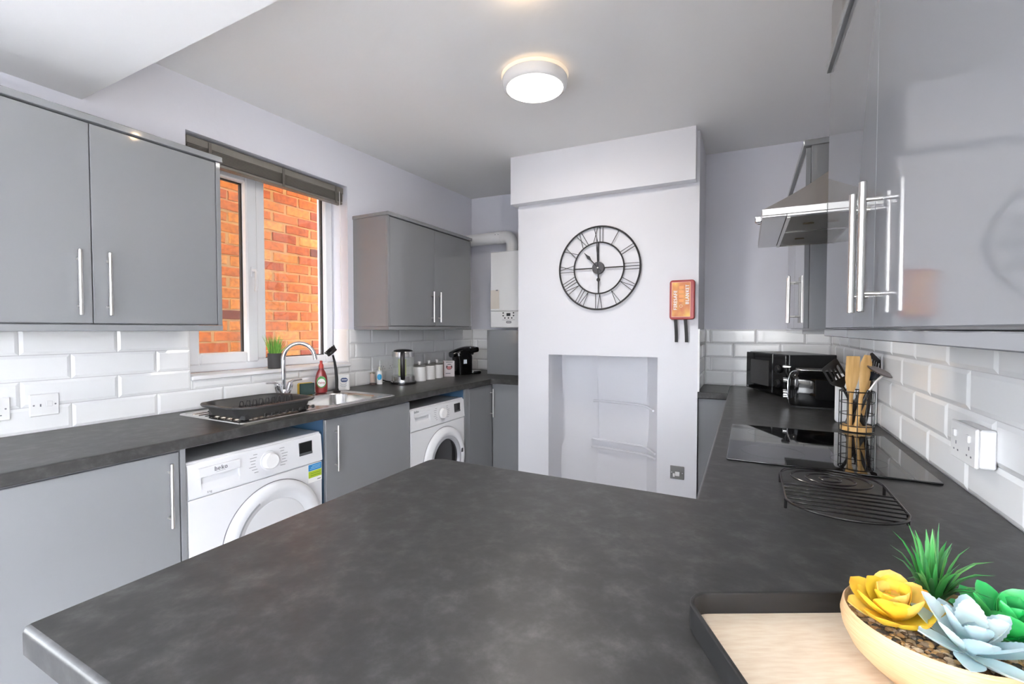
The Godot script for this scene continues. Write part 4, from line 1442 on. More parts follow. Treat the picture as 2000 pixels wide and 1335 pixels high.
func blade(a: Vector3, m: Vector3, c: Vector3, w: float, facing := Vector3.ZERO) -> MB:
	# narrow three-sided blade from a to c through m
	var b := mb()
	var rings := []
	for i in 5:
		var t := i / 4.0
		var p := a * (1 - t) * (1 - t) + m * 2 * t * (1 - t) + c * t * t
		var d := ((m - a) * (1 - t) + (c - m) * t).normalized()
		var x := (d.cross(facing) if facing != Vector3.ZERO else d.cross(Vector3(1, 0.1, 0.3))).normalized()
		var y := d.cross(x)
		var r := w * (1.0 - pow(t, 1.6)) + 0.00015
		rings.append(PackedVector3Array([p + x * r, p + y * r * 0.35, p - x * r, p - y * r * 0.35]))
	b.loft(rings)
	return b

# ------------------------------------------------------------------ things along the left counter
func build_left_clutter() -> void:
	# two slim bottles
	var a := thing("spice_bottle", "slim clear spice bottle, left of the blue-labelled one", "bottle", Vector3(-2.395, T, -2.455))
	part(a, "bottle", mb().lathe([[0.001, 0.0], [0.019, 0.0], [0.020, 0.003], [0.019, 0.088], [0.014, 0.098], [0.001, 0.098]], Vector3.ZERO, 24), M.clear)
	part(a, "contents", mb().lathe([[0.001, 0.018], [0.0165, 0.018], [0.0165, 0.078], [0.001, 0.080]], Vector3.ZERO, 20), mat(s8(196, 172, 160), 0.8))
	part(a, "base_cap", mb().lathe([[0.001, 0.0005], [0.0205, 0.0005], [0.0205, 0.014], [0.001, 0.015]], Vector3.ZERO, 20), mat(s8(96, 78, 76), 0.5))
	part(a, "collar", mb().lathe([[0.001, 0.080], [0.018, 0.080], [0.018, 0.090], [0.001, 0.092]], Vector3.ZERO, 20), mat(s8(112, 104, 76), 0.5))
	part(a, "nozzle", mb().lathe([[0.005, 0.098], [0.005, 0.125], [0.001, 0.128]], Vector3.ZERO, 12), M.white_plastic)
	var b := thing("pump_bottle", "small white bottle with a round blue label and clear domed cap", "bottle", Vector3(-2.385, T, -2.515))
	part(b, "bottle", mb().lathe([[0.001, 0.0], [0.020, 0.0], [0.0215, 0.003], [0.0215, 0.090], [0.016, 0.098], [0.001, 0.098]], Vector3.ZERO, 28), M.white_plastic)
	part(b, "cap", mb().lathe([[0.0225, 0.090], [0.0225, 0.112], [0.019, 0.126], [0.011, 0.134], [0.001, 0.136]], Vector3.ZERO, 24), M.clear)
	part(b, "nozzle", mb().lathe([[0.006, 0.098], [0.006, 0.120], [0.003, 0.126], [0.001, 0.126]], Vector3.ZERO, 12), mat(s8(228, 226, 190), 0.4))
	var lab := mb()
	var rgs := []
	for s in [1.0, 0.8, 0.6, 0.4, 0.2, 0.02]:
		var o := PackedVector3Array()
		for i in 24:
			var an := TAU * i / 24
			var f: float = 0.76 + s * cos(an) * 0.018 / 0.0218
			o.append(Vector3(sin(f) * 0.0220, 0.053 + s * sin(an) * 0.022, cos(f) * 0.0220))
		rgs.append(o)
	lab.loft(rgs, false, true)
	part(b, "label", lab, mat(s8(52, 162, 214), 0.4))

	# glass kettle on its base
	var kp := Vector3(-2.262, T, -2.632)
	var k := thing("glass_kettle", "glass and steel electric kettle with a black handle", "kettle", kp)
	part(k, "power_base", mb().lathe([[0.001, 0.0], [0.094, 0.0], [0.096, 0.004], [0.094, 0.014], [0.086, 0.019], [0.001, 0.019]], Vector3.ZERO, 48), M.black_plastic)
	part(k, "heating_base", mb().lathe([[0.001, 0.020], [0.080, 0.020], [0.084, 0.023], [0.084, 0.056], [0.080, 0.060], [0.001, 0.060]], Vector3.ZERO, 48), M.steel)
	part(k, "trim_ring", mb().lathe([[0.086, 0.012], [0.0935, 0.013], [0.0935, 0.022], [0.086, 0.023]], Vector3.ZERO, 48, true), M.chrome)
	part(k, "glass_body", mb().lathe([[0.080, 0.058], [0.078, 0.10], [0.077, 0.20], [0.0745, 0.20], [0.0755, 0.10], [0.0775, 0.058]], Vector3.ZERO, 48, true), M.clear)
	part(k, "collar", mb().lathe([[0.076, 0.196], [0.081, 0.197], [0.081, 0.230], [0.078, 0.236], [0.070, 0.238], [0.070, 0.196]], Vector3.ZERO, 48, true), M.steel)
	part(k, "lid", mb().lathe([[0.072, 0.236], [0.066, 0.244], [0.045, 0.250], [0.020, 0.252], [0.001, 0.252]], Vector3.ZERO, 40), M.black_plastic)
	var dir := Vector3(0.62, 0, 0.78).normalized()
	var hnd := mb()
	var path := [[0.074, 0.226], [0.094, 0.234], [0.114, 0.222], [0.122, 0.190], [0.122, 0.120], [0.114, 0.070], [0.098, 0.044], [0.082, 0.042]]
	var cv := Curve3D.new()
	for p in path: cv.add_point(dir * p[0] + Vector3.UP * p[1])
	var rings := []
	var side := dir.cross(Vector3.UP)
	for i in 21:
		var l := cv.get_baked_length() * i / 20.0
		var p := cv.sample_baked(l, true)
		var n := (cv.sample_baked(minf(l + 0.004, cv.get_baked_length()), true) - cv.sample_baked(maxf(l - 0.004, 0.0), true)).normalized()
		var up := side.cross(n)
		var ring := PackedVector3Array()
		for j in 12:
			var an := TAU * j / 12
			ring.append(p + side * cos(an) * 0.0165 + up * sin(an) * 0.0095)
		rings.append(ring)
	hnd.loft(rings)
	part(k, "handle", hnd, M.black_plastic)
	part(k, "cord", mb().tube([Vector3(-0.085, 0.008, 0.03), Vector3(-0.12, 0.014, 0.05), Vector3(-0.15, 0.022, 0.06), Vector3(-0.172, 0.04, 0.05)], 0.0045, 8), M.black_plastic)
	part(k, "tea_filter", mb().lathe([[0.030, 0.062], [0.030, 0.180], [0.027, 0.180], [0.027, 0.062]], Vector3(-0.01, 0, 0), 20, true), mat(s8(178, 190, 90), 0.3))

	# three canisters
	var spots := [Vector3(-2.262, T, -2.818), Vector3(-2.268, T, -2.944), Vector3(-2.276, T, -3.062)]
	var names := ["white canister with a grey lid and white knob, next to the kettle", "white canister with a grey lid and white knob, middle of the three", "white canister with a grey lid and white knob, next to the pod box"]
	for i in 3:
		var c := thing("canister", names[i], "canister", spots[i], "white storage canisters")
		part(c, "jar", mb().lathe([[0.001, 0.0], [0.049, 0.0], [0.052, 0.004], [0.052, 0.016], [0.0505, 0.020], [0.0505, 0.102], [0.0515, 0.106], [0.049, 0.110], [0.001, 0.110]], Vector3.ZERO, 40), M.white_plastic)
		var lid := part(c, "lid", mb().lathe([[0.0485, 0.110], [0.050, 0.112], [0.050, 0.121], [0.046, 0.125], [0.001, 0.126]], Vector3.ZERO, 40), mat(s8(108, 106, 104), 0.4))
		part(lid, "knob", mb().lathe([[0.009, 0.125], [0.0085, 0.134], [0.0125, 0.140], [0.0125, 0.146], [0.009, 0.150], [0.001, 0.151]], Vector3.ZERO, 20), M.white_plastic)

	# pod box
	var bx := thing("pod_box", "small coffee pod box with a printed cup, beside the black coffee machine", "box", Vector3(-2.262, T, -3.212))
	bx.rotation.y = deg_to_rad(40)
	part(bx, "carton", mb().box(Vector3(-0.045, 0.0, -0.04), Vector3(0.045, 0.132, 0.04), 0.001), mat(s8(206, 198, 200), 0.5))
	part(bx, "side_print", mb().box(Vector3(-0.0458, 0.004, -0.038), Vector3(-0.0448, 0.128, 0.038)), textured(mat(Color.WHITE, 0.5), noise_tex(0.03, 3, [[0.0, s8(88, 34, 24)], [0.5, s8(150, 84, 60)], [1.0, s8(196, 172, 160)]], 66, 128), Vector3.ONE * 5))
	var cup := part(bx, "printed_cup", disc_on(0.0408, 0.082, 0.026, 0.024), mat(s8(64, 52, 54), 0.5))
	part(cup, "printed_coffee", disc_on(0.0414, 0.076, 0.019, 0.015), mat(s8(190, 120, 124), 0.5))
	part(cup, "printed_rim", disc_on(0.0416, 0.094, 0.020, 0.006), mat(s8(214, 206, 208), 0.5))
	part(bx, "printed_band", mb().box(Vector3(-0.030, 0.024, 0.0402), Vector3(0.010, 0.031, 0.0410)), M.print_grey)
	part(bx, "printed_band", mb().box(Vector3(-0.028, 0.118, 0.0402), Vector3(0.030, 0.124, 0.0410)), M.print_grey)

	# pod coffee machine
	var cm := thing("coffee_machine", "black pod coffee machine with a small white sticker, in the corner", "coffee machine", Vector3(-2.235, T, -3.420))
	cm.rotation.y = deg_to_rad(62)
	# x is forward
	var body := mb()
	var rg := []
	for p in [[0.0, 0.058, -0.02], [0.006, 0.064, -0.02], [0.040, 0.066, -0.022], [0.110, 0.068, -0.024], [0.160, 0.070, -0.028], [0.190, 0.068, -0.034], [0.205, 0.060, -0.038]]:
		rg.append(body.rr(Vector3(p[2], p[0], 0), p[1] + 0.012, p[1], 0.045, 8))
	body.loft(rg)
	part(cm, "body", body, M.black_gloss)
	var hd := mb()
	var hr := []
	for i in 11:
		var s := i / 10.0
		var x := lerpf(-0.135, 0.118, s)
		var yc := 0.190 + 0.040 * s - 0.012 * pow(absf(s - 0.5) * 2.0, 2.0)
		var hh := 0.036 * (0.45 + 0.55 * sin(PI * clampf(0.14 + 0.72 * s, 0.0, 1.0)))
		var ww := 0.064 * (0.55 + 0.45 * sin(PI * clampf(0.12 + 0.76 * s, 0.0, 1.0)))
		var ring := PackedVector3Array()
		for j in 20:
			var an := TAU * j / 20
			var cx := signf(cos(an)) * pow(absf(cos(an)), 0.7)
			var sy := signf(sin(an)) * pow(absf(sin(an)), 0.7)
			ring.append(Vector3(x, yc + sy * hh, cx * ww))
		hr.append(ring)
	hd.loft(hr)
	var head := part(cm, "head", hd, M.black_gloss)
	part(head, "chrome_lever", mb().tube([Vector3(0.06, 0.238, 0.060), Vector3(0.100, 0.240, 0.045), Vector3(0.118, 0.238, 0.0), Vector3(0.100, 0.240, -0.045), Vector3(0.06, 0.238, -0.060)], 0.004, 8), M.chrome)
	part(head, "button", mb().cyl(Vector3(0.02, 0.236, 0.062), Vector3(0.02, 0.236, 0.069), 0.007, -1.0, 14, 0.001), M.chrome)
	part(cm, "spout", mb().cyl(Vector3(0.070, 0.172, 0), Vector3(0.070, 0.200, 0), 0.016, 0.022, 18), M.black_plastic)
	var tr := mb()
	tr.slab(Vector3(0.095, 0, 0), 0.062, 0.056, 0.0, 0.026, 0.05, 0.006, 8)
	part(cm, "drip_tray", tr, M.black_gloss)
	part(cm, "drip_grid", mb().slab(Vector3(0.095, 0, 0), 0.050, 0.045, 0.0255, 0.028, 0.04, 0.0008, 8), M.chrome)
	part(cm, "sticker", mb().box(Vector3(-0.050, 0.098, 0.0655), Vector3(-0.016, 0.142, 0.0690), 0.001), mat(s8(214, 224, 236), 0.5))

# ------------------------------------------------------------------ things along the right counter
func stick(pts: Array, w: Array, d: Array, n := 10) -> MB:
	# flat-oval bar through pts with half widths w (across x) and d (across the other way)
	var b := mb()
	var cv := Curve3D.new()
	for p in pts: cv.add_point(p)
	var rings := []
	var m := 18
	for i in m + 1:
		var t := float(i) / m
		var l := cv.get_baked_length() * t
		var p := cv.sample_baked(l)
		var dir := (cv.sample_baked(minf(l + 0.003, cv.get_baked_length())) - cv.sample_baked(maxf(l - 0.003, 0.0))).normalized()
		var k := t * (w.size() - 1)
		var i0 := int(floor(k))
		var f := k - i0
		var i1 := mini(i0 + 1, w.size() - 1)
		var hw: float = lerpf(w[i0], w[i1], f)
		var hd: float = lerpf(d[i0], d[i1], f)
		var y := Vector3(0.30, 0, 0.95)
		y = (y - dir * y.dot(dir)).normalized()
		var x := dir.cross(y)
		var ring := PackedVector3Array()
		for j in n:
			var a := TAU * j / n
			ring.append(p + x * cos(a) * hw + y * sin(a) * hd)
		rings.append(ring)
	b.loft(rings)
	return b

func turner(t: Node3D, foot: Vector3, neck: Vector3, tilt: float, flip: float, tone: Material) -> void:
	part(t, "handle", stick([foot, foot.lerp(neck, 0.5) + Vector3(0, 0, 0.003), neck], [0.009, 0.011, 0.010, 0.007, 0.006], [0.006, 0.007, 0.006, 0.004, 0.003]), tone)
	# slotted blade: frame of bars so that light shows through
	var up := (neck - foot).normalized()
	var side := Vector3(0.95, 0, -0.30).rotated(Vector3.UP, tilt)
	side = (side - up * side.dot(up)).normalized()
	var f := Transform3D(Basis(side, up, side.cross(up)), neck)
	var b := mb()
	var w := 0.037
	var h := 0.092
	for k in 3:
		var x := -0.014 + k * 0.014
		var poly := PackedVector2Array([Vector2(x - 0.0036, 0.020), Vector2(x + 0.0036, 0.020), Vector2(x + 0.0036, h - 0.018), Vector2(x - 0.0036, h - 0.018)])
		b.extrude(poly, f, 0.0028)
	b.extrude(PackedVector2Array([Vector2(-0.007, -0.012), Vector2(0.007, -0.012), Vector2(w - 0.006, 0.010), Vector2(w, 0.022), Vector2(-w, 0.022), Vector2(-w + 0.006, 0.010)]), f, 0.0028)
	b.extrude(PackedVector2Array([Vector2(-w, h - 0.020), Vector2(w, h - 0.020), Vector2(w, h - 0.006 + flip * 0.006), Vector2(w - 0.008, h + flip * 0.006), Vector2(-w + 0.008, h - flip * 0.006), Vector2(-w, h - 0.006 - flip * 0.006)]), f, 0.0028)
	for s in [-1.0, 1.0]:
		b.extrude(PackedVector2Array([Vector2(s * w, 0.018), Vector2(s * (w - 0.008), 0.018), Vector2(s * (w - 0.008), h - 0.012), Vector2(s * w, h - 0.012)]), f, 0.0028)
	part(t, "slotted_blade", b, tone)

func build_right_clutter() -> void:
	# wire utensil holder
	var hc := Vector3(0.385, T, -2.205)
	var h := thing("utensil_holder", "black wire utensil basket with a wooden base beside the hob", "utensil holder", hc)
	var R := 0.056
	part(h, "wooden_base", mb().lathe([[0.001, 0.004], [R - 0.006, 0.004], [R - 0.004, 0.006], [R - 0.004, 0.020], [R - 0.006, 0.022], [0.001, 0.022]], Vector3.ZERO, 40), M.bamboo)
	for y in [0.004, 0.026, 0.070, 0.115, 0.158]:
		var pts := []
		for i in 40: pts.append(Vector3(cos(TAU * i / 40) * R, y, sin(TAU * i / 40) * R))
		part(h, "wire_hoop", mb().tube(pts, 0.0023 if y > 0.15 or y < 0.01 else 0.0016, 6, true), M.black_wire)
	for k in 12:
		var a := TAU * k / 12 + 0.12
		part(h, "wire_upright", mb().tube([Vector3(cos(a) * R, 0.003, sin(a) * R), Vector3(cos(a) * R, 0.158, sin(a) * R)], 0.0016, 6), M.black_wire)
	var g := "utensils in the wire basket"
	var base := hc + Vector3(0, 0.024, 0)
	# wooden spatula
	var t := thing("wooden_spatula", "flat-ended wooden spatula in the wire basket", "spatula", base, g)
	part(t, "spatula", stick([Vector3(-0.025, 0, 0.02), Vector3(-0.024, 0.14, 0.026), Vector3(-0.021, 0.20, 0.028), Vector3(-0.019, 0.272, 0.030)], [0.0085, 0.0085, 0.008, 0.008, 0.009, 0.017, 0.0235, 0.0245, 0.0245, 0.024], [0.005, 0.005, 0.005, 0.005, 0.004, 0.003, 0.0025, 0.002, 0.002, 0.0016], 14), M.bamboo)
	t = thing("wooden_spoon", "wooden spoon with an oval bowl in the wire basket", "spoon", base, g)
	part(t, "spoon", stick([Vector3(-0.004, 0, 0.026), Vector3(0.010, 0.12, 0.020), Vector3(0.021, 0.20, 0.014), Vector3(0.029, 0.276, 0.008)], [0.0075, 0.0075, 0.0075, 0.007, 0.0075, 0.012, 0.0185, 0.0210, 0.0205, 0.011], [0.006, 0.006, 0.006, 0.006, 0.005, 0.005, 0.005, 0.005, 0.004, 0.002], 14), M.bamboo)
	# black turners
	t = thing("slotted_turner", "black slotted turner leaning left out of the wire basket", "turner", base, g)
	turner(t, Vector3(0.030, 0.0, -0.010), Vector3(-0.052, 0.158, -0.002), 0.1, 1.0, M.black_plastic)
	t = thing("slotted_turner", "dark brown-black slotted turner leaning right against the tiles", "turner", base, g)
	turner(t, Vector3(0.030, 0.0, -0.030), Vector3(0.066, 0.180, -0.098), 0.55, -1.0, mat(s8(44, 36, 35), 0.35))
	# masher: steel disc on a bent shank
	t = thing("potato_masher", "grey potato masher with a round flat plate in the wire basket", "masher", base, g)
	part(t, "handle", stick([Vector3(-0.02, 0.0, 0.0), Vector3(0.01, 0.07, 0.012), Vector3(0.034, 0.142, 0.020)], [0.008, 0.009, 0.008, 0.006], [0.007, 0.008, 0.007, 0.005]), M.black_plastic)
	part(t, "shank", mb().tube([Vector3(0.034, 0.138, 0.020), Vector3(0.054, 0.178, 0.024), Vector3(0.078, 0.206, 0.022)], 0.0042, 8), M.handle)
	var dsk := mb()
	dsk.xf = Transform3D(Basis(Vector3(0, 0, 1), deg_to_rad(-26)) * Basis(Vector3(1, 0, 0), deg_to_rad(14)), Vector3(0.066, 0.216, 0.018))
	dsk.lathe([[0.001, -0.002], [0.042, -0.002], [0.044, 0.0], [0.042, 0.002], [0.001, 0.002]], Vector3.ZERO, 36)
	part(t, "plate", dsk, mat(s8(122, 112, 110), 0.3, 0.6))
	# ladle with a dark bowl behind the spoon
	t = thing("ladle", "black ladle with a steel-edged bowl behind the wooden spoon", "ladle", base, g)
	part(t, "handle", stick([Vector3(-0.030, 0.0, -0.010), Vector3(0.0, 0.09, -0.012), Vector3(0.026, 0.165, -0.016)], [0.008, 0.009, 0.008, 0.007], [0.006, 0.007, 0.006, 0.005]), M.black_plastic)
	var lb := mb()
	lb.xf = Transform3D(Basis(Vector3(0, 0, 1), deg_to_rad(-22)), Vector3(0.036, 0.176, -0.018))
	lb.lathe([[0.001, 0.0], [0.016, 0.004], [0.027, 0.016], [0.031, 0.036], [0.029, 0.036], [0.025, 0.018], [0.014, 0.007], [0.001, 0.004]], Vector3.ZERO, 28)
	part(t, "bowl", lb, mat(s8(40, 44, 54), 0.22, 0.3))
	t = thing("bamboo_tongs", "pale bamboo tongs standing behind the wooden spoon", "tongs", base, g)
	part(t, "arm", stick([Vector3(0.018, 0.0, -0.030), Vector3(0.030, 0.12, -0.020), Vector3(0.040, 0.232, -0.006)], [0.008, 0.010, 0.011, 0.011, 0.009], [0.003, 0.003, 0.003, 0.003, 0.002]), M.bamboo)
	part(t, "arm", stick([Vector3(0.014, 0.0, -0.036), Vector3(0.024, 0.12, -0.032), Vector3(0.033, 0.228, -0.022)], [0.008, 0.010, 0.011, 0.011, 0.009], [0.003, 0.003, 0.003, 0.003, 0.002]), M.bamboo)

	# white chopping board stood on end against the tiles
	var cb := mb()
	cb.xf = Transform3D(Basis(Vector3(1, 0, 0), Vector3(0, 0, 1), Vector3(0, -1, 0)), Vector3(0.412, T + 0.105, -2.385))
	cb.slab(Vector3.ZERO, 0.072, 0.1045, -0.009, 0.009, 0.012, 0.003)
	solid("chopping_board", cb, M.white_plastic, "white chopping board standing upright behind the utensils", "chopping board", Vector3(0.412, T, -2.385))

	# toaster
	var tp := Vector3(0.308, T, -2.790)
	var ts := thing("toaster", "glossy black toaster with chrome trim and side knobs", "toaster", tp)
	var body := mb()
	var rings := []
	for p in [[0.012, 0.0, 0.0], [0.016, 0.004, 0.004], [0.050, 0.006, 0.006], [0.140, 0.006, 0.006], [0.168, 0.002, 0.0], [0.182, -0.010, -0.012], [0.190, -0.026, -0.028]]:
		rings.append(body.rr(Vector3(0, p[0], 0), 0.112 + p[1], 0.082 + p[2], 0.045, 8))
	body.loft(rings)
	part(ts, "body", body, M.black_gloss)
	part(ts, "foot_band", mb().slab(Vector3.ZERO, 0.104, 0.074, 0.0, 0.013, 0.04, 0.002, 8), M.black_matt)
	part(ts, "top_trim", mb().slab(Vector3(0.010, 0, 0), 0.090, 0.062, 0.188, 0.196, 0.03, 0.003, 8), M.steel)
	for s in [-1.0, 1.0]:
		part(ts, "slot", mb().box(Vector3(-0.064, 0.1955, s * 0.026 - 0.012), Vector3(0.086, 0.1972, s * 0.026 + 0.012)), M.dark_void)
	part(ts, "end_trim", mb().tube([Vector3(-0.112, 0.020, 0.060), Vector3(-0.119, 0.060, 0.066), Vector3(-0.119, 0.140, 0.066), Vector3(-0.108, 0.176, 0.054), Vector3(-0.098, 0.184, 0.050)], 0.0028, 8), M.chrome)
	part(ts, "lever", mb().box(Vector3(-0.142, 0.196, -0.016), Vector3(-0.102, 0.212, 0.016), 0.005), M.chrome)
	part(ts, "lever_stem", mb().tube([Vector3(-0.112, 0.150, 0), Vector3(-0.122, 0.180, 0), Vector3(-0.120, 0.204, 0)], 0.005, 8), M.black_plastic)
	for p in [[0.138, 0.040, 0.012], [0.076, 0.040, 0.014], [0.052, 0.044, 0.012]]:
		part(ts, "knob", mb().cyl(Vector3(-0.112, p[0], p[1]), Vector3(-0.140, p[0], p[1]), p[2], -1.0, 20, 0.002), M.chrome)

	# microwave across the corner
	var a := Vector3(0.004, T, -3.455)
	var along := Vector3(0.446, 0, 0.895)
	var mw := thing("microwave", "black microwave oven set across the corner of the counter", "microwave", a)
	mw.rotation.y = atan2(-along.z, along.x)
	# local x runs along the front, local -z is the depth away from the viewer
	var W := 0.452
	var D := 0.285
	var H := 0.252
	part(mw, "casing", mb().box(Vector3(0.0, 0.012, -D), Vector3(W, H, -0.012), 0.004), M.black_plastic)
	for p in [[0.03, -0.04], [W - 0.03, -0.04], [0.03, -D + 0.03], [W - 0.03, -D + 0.03]]:
		part(mw, "foot", mb().cyl(Vector3(p[0], 0.0, p[1]), Vector3(p[0], 0.013, p[1]), 0.012, -1.0, 12), M.black_matt)
	var dr := part(mw, "door", mb().box(Vector3(0.002, 0.014, -0.012), Vector3(0.315, H - 0.002, 0.008), 0.003), M.black_gloss)
	part(dr, "window", mb().box(Vector3(0.060, 0.050, 0.0075), Vector3(0.275, H - 0.046, 0.0090), 0.0004), mat(s8(62, 62, 63), 0.25))
	part(dr, "label_print", mb().box(Vector3(0.012, 0.020, 0.0078), Vector3(0.034, 0.030, 0.0086)), M.print_grey)
	var cpn := part(mw, "control_panel", mb().box(Vector3(0.318, 0.014, -0.012), Vector3(W - 0.002, H - 0.002, 0.008), 0.003), M.black_gloss)
	for y in [0.080, 0.165]:
		part(cpn, "dial", mb().cyl(Vector3(0.384, y, 0.008), Vector3(0.384, y, 0.026), 0.024, 0.021, 28, 0.003), M.black_plastic)

	# wire trivet
	var tv := thing("wire_trivet", "black wire trivet with spiral rings on the counter in front of the hob", "trivet", Vector3(0.189, T, -1.285))
	var Y := 0.0225
	var hw := 0.108
	var out := []
	for k in 25:
		var an := PI + PI * k / 24.0
		out.append(Vector3(hw * cos(an), Y, -0.092 + 0.094 * sin(an)))
	for k in 25:
		var an := PI * k / 24.0
		out.append(Vector3(hw * cos(an), Y, 0.098 + 0.088 * sin(an)))
	part(tv, "outer_wire", mb().tube(out, 0.0028, 8, true), M.black_wire)
	for r in [[0.022, 0.020], [0.052, 0.044], [0.084, 0.068]]:
		var c := []
		for i in 40: c.append(Vector3(cos(TAU * i / 40) * r[0], Y + 0.001, -0.088 + sin(TAU * i / 40) * r[1]))
		part(tv, "ring_wire", mb().tube(c, 0.0022, 7, true), M.black_wire)
	for k in 7:
		var z := -0.006 + k * 0.0265
		var lim := hw - 0.001
		if z > 0.098: lim = hw * sqrt(maxf(0.0, 1.0 - pow((z - 0.098) / 0.088, 2.0)))
		part(tv, "cross_wire", mb().tube([Vector3(-lim, Y + 0.0008, z), Vector3(0, Y + 0.0008, z), Vector3(lim, Y + 0.0008, z)], 0.0019, 6), M.black_wire)
	for p in [[-hw, 0.105], [hw, 0.095], [-hw, -0.090], [hw, -0.090]]:
		part(tv, "foot", mb().cyl(Vector3(p[0], 0.0, p[1]), Vector3(p[0], Y, p[1]), 0.0032, -1.0, 10, 0.001), M.black_wire)

# ------------------------------------------------------------------ clock, fire blanket, sockets
func build_wall_items() -> void:
	# skeleton wall clock
	var cc := Vector3(-0.930, 1.737, ZCH + 0.018)
	var c := thing("wall_clock", "large black wire skeleton clock with Roman numerals on the chimney breast", "clock", cc)
	var ring := func(r: float) -> Array:
		var o := []
		for i in 72: o.append(Vector3(cos(TAU * i / 72) * r, sin(TAU * i / 72) * r, 0))
		return o
	var iron := mat(s8(52, 52, 56), 0.5, 0.3)
	part(c, "outer_ring", mb().tube(ring.call(0.288), 0.0062, 8, true), iron)
	part(c, "inner_ring", mb().tube(ring.call(0.178), 0.0052, 8, true), iron)
	for k in 4:
		var d := Vector3(sin(TAU * k / 4), cos(TAU * k / 4), 0)
		part(c, "spoke", mb().tube([d * 0.040, d * 0.178], 0.0042, 8), iron)
	part(c, "wall_mount", mb().cyl(Vector3(0, 0.286, 0.0), Vector3(0, 0.286, -0.0175), 0.005, -1.0, 10), iron)
	part(c, "wall_mount", mb().cyl(Vector3(0, 0, 0.0), Vector3(0, 0, -0.0175), 0.030, -1.0, 20), iron)
	var roman := ["XII", "I", "II", "III", "IIII", "V", "VI", "VII", "VIII", "IX", "X", "XI"]
	for k in 12:
		var a := TAU * k / 12
		var up := Vector3(sin(a), cos(a), 0)
		var rt := Vector3(cos(a), -sin(a), 0)
		var word: String = roman[k]
		if k == 4: word = "IV"
		var wid := {"I": 0.020, "V": 0.040, "X": 0.040}
		var total := 0.0
		for ch in word: total += wid[ch]
		var x := -total / 2
		var n := mb()
		var r0 := 0.180
		var r1 := 0.286
		for ch in word:
			var cw: float = wid[ch]
			var m := x + cw / 2
			if ch == "I": n.tube([up * r0 + rt * m, up * r1 + rt * m], 0.0022, 6)
			elif ch == "V":
				n.tube([up * (r0 + 0.002) + rt * m, up * r1 + rt * (m - 0.016)], 0.0022, 6)
				n.tube([up * (r0 + 0.002) + rt * m, up * r1 + rt * (m + 0.016)], 0.0022, 6)
			else:
				n.tube([up * r0 + rt * (m - 0.015), up * r1 + rt * (m + 0.015)], 0.0022, 6)
				n.tube([up * r0 + rt * (m + 0.015), up * r1 + rt * (m - 0.015)], 0.0022, 6)
			x += cw
		part(c, "numeral", n, iron)
	part(c, "hub", mb().cyl(Vector3(0, 0, -0.010), Vector3(0, 0, 0.012), 0.043, -1.0, 40, 0.002), mat(s8(84, 84, 88), 0.45, 0.3))
	var hand := func(ang: float, len: float, tail: float, bulge: float) -> MB:
		var o := PackedVector2Array()
		for p in [[-0.003, -tail], [-0.004, 0.0], [-0.004, len * 0.50], [-0.003 - bulge * 0.4, len * 0.58], [-bulge, len * 0.68], [-bulge * 0.5, len * 0.80], [-0.0012, len], [0.0012, len], [bulge * 0.5, len * 0.80], [bulge, len * 0.68], [0.003 + bulge * 0.4, len * 0.58], [0.004, len * 0.50], [0.004, 0.0], [0.003, -tail]]:
			o.append(Vector2(p[0], p[1]))
		return mb().extrude(o, Transform3D(Basis(Vector3(0, 0, 1), ang), Vector3(0, 0, 0.014)), 0.002)
	part(c, "hour_hand", hand.call(deg_to_rad(42), 0.148, 0.03, 0.012), iron)
	var mh := hand.call(deg_to_rad(2.5), 0.205, 0.075, 0.006)
	mh.cyl(Vector3(0.004, -0.083, 0.014), Vector3(0.004, -0.083, 0.0165), 0.013, -1.0, 20)
	part(c, "minute_hand", mh, iron)
	part(c, "pin", mb().cyl(Vector3(0, 0, 0.012), Vector3(0, 0, 0.022), 0.005, -1.0, 14), M.handle)

	# fire blanket in its red case
	var fp := Vector3(-0.374, 1.372, ZCH)
	var f := thing("fire_blanket", "red wall case with a flame-coloured FIRE BLANKET label and two black straps", "fire blanket", fp)
	var cs := mb()
	cs.xf = Transform3D(Basis(Vector3(1, 0, 0), Vector3(0, 0, 1), Vector3(0, -1, 0)), Vector3(0, 0.1265, 0))
	cs.slab(Vector3.ZERO, 0.0765, 0.1265, 0.0005, 0.042, 0.018, 0.008, 6)
	part(f, "case", cs, mat(s8(164, 60, 58), 0.32))
	var W := 64
	var Hh := 96
	var im := Image.create(W, Hh, false, Image.FORMAT_RGB8)
	var fl := FastNoiseLite.new()
	fl.seed = 5
	fl.frequency = 0.035
	for y in Hh:
		for x in W:
			var v := 0.5 + 0.9 * fl.get_noise_2d(x, y * 0.8)
			var corner := clampf(1.0 - Vector2(x - W * 0.9, y - Hh * 0.93).length() / 26.0, 0, 1) + clampf(1.0 - Vector2(x - W * 0.15, y - Hh * 0.04).length() / 20.0, 0, 1)
			v = clampf(v * 0.6 + corner * 0.7, 0, 1)
			im.set_pixel(x, y, s8(204, 112, 62).lerp(s8(240, 196, 100), v))
	var lm := mat(Color.WHITE, 0.35)
	lm.albedo_texture = ImageTexture.create_from_image(im)
	var lq := mb()
	lq.quad_uv(Vector3(-0.062, 0.018, 0.0424), Vector3(0.050, 0.018, 0.0424), Vector3(0.050, 0.238, 0.0424), Vector3(-0.062, 0.238, 0.0424))
	var lab := part(f, "label", lq, lm)
	var edge := mb()
	for r in [[-0.063, 0.017, 0.051, 0.0195], [-0.063, 0.2365, 0.051, 0.239], [-0.063, 0.017, -0.0605, 0.239], [0.0485, 0.017, 0.051, 0.239]]:
		edge.box(Vector3(r[0], r[1], 0.0420), Vector3(r[2], r[3], 0.0430))
	part(lab, "label_border", edge, mat(s8(250, 208, 176), 0.4))
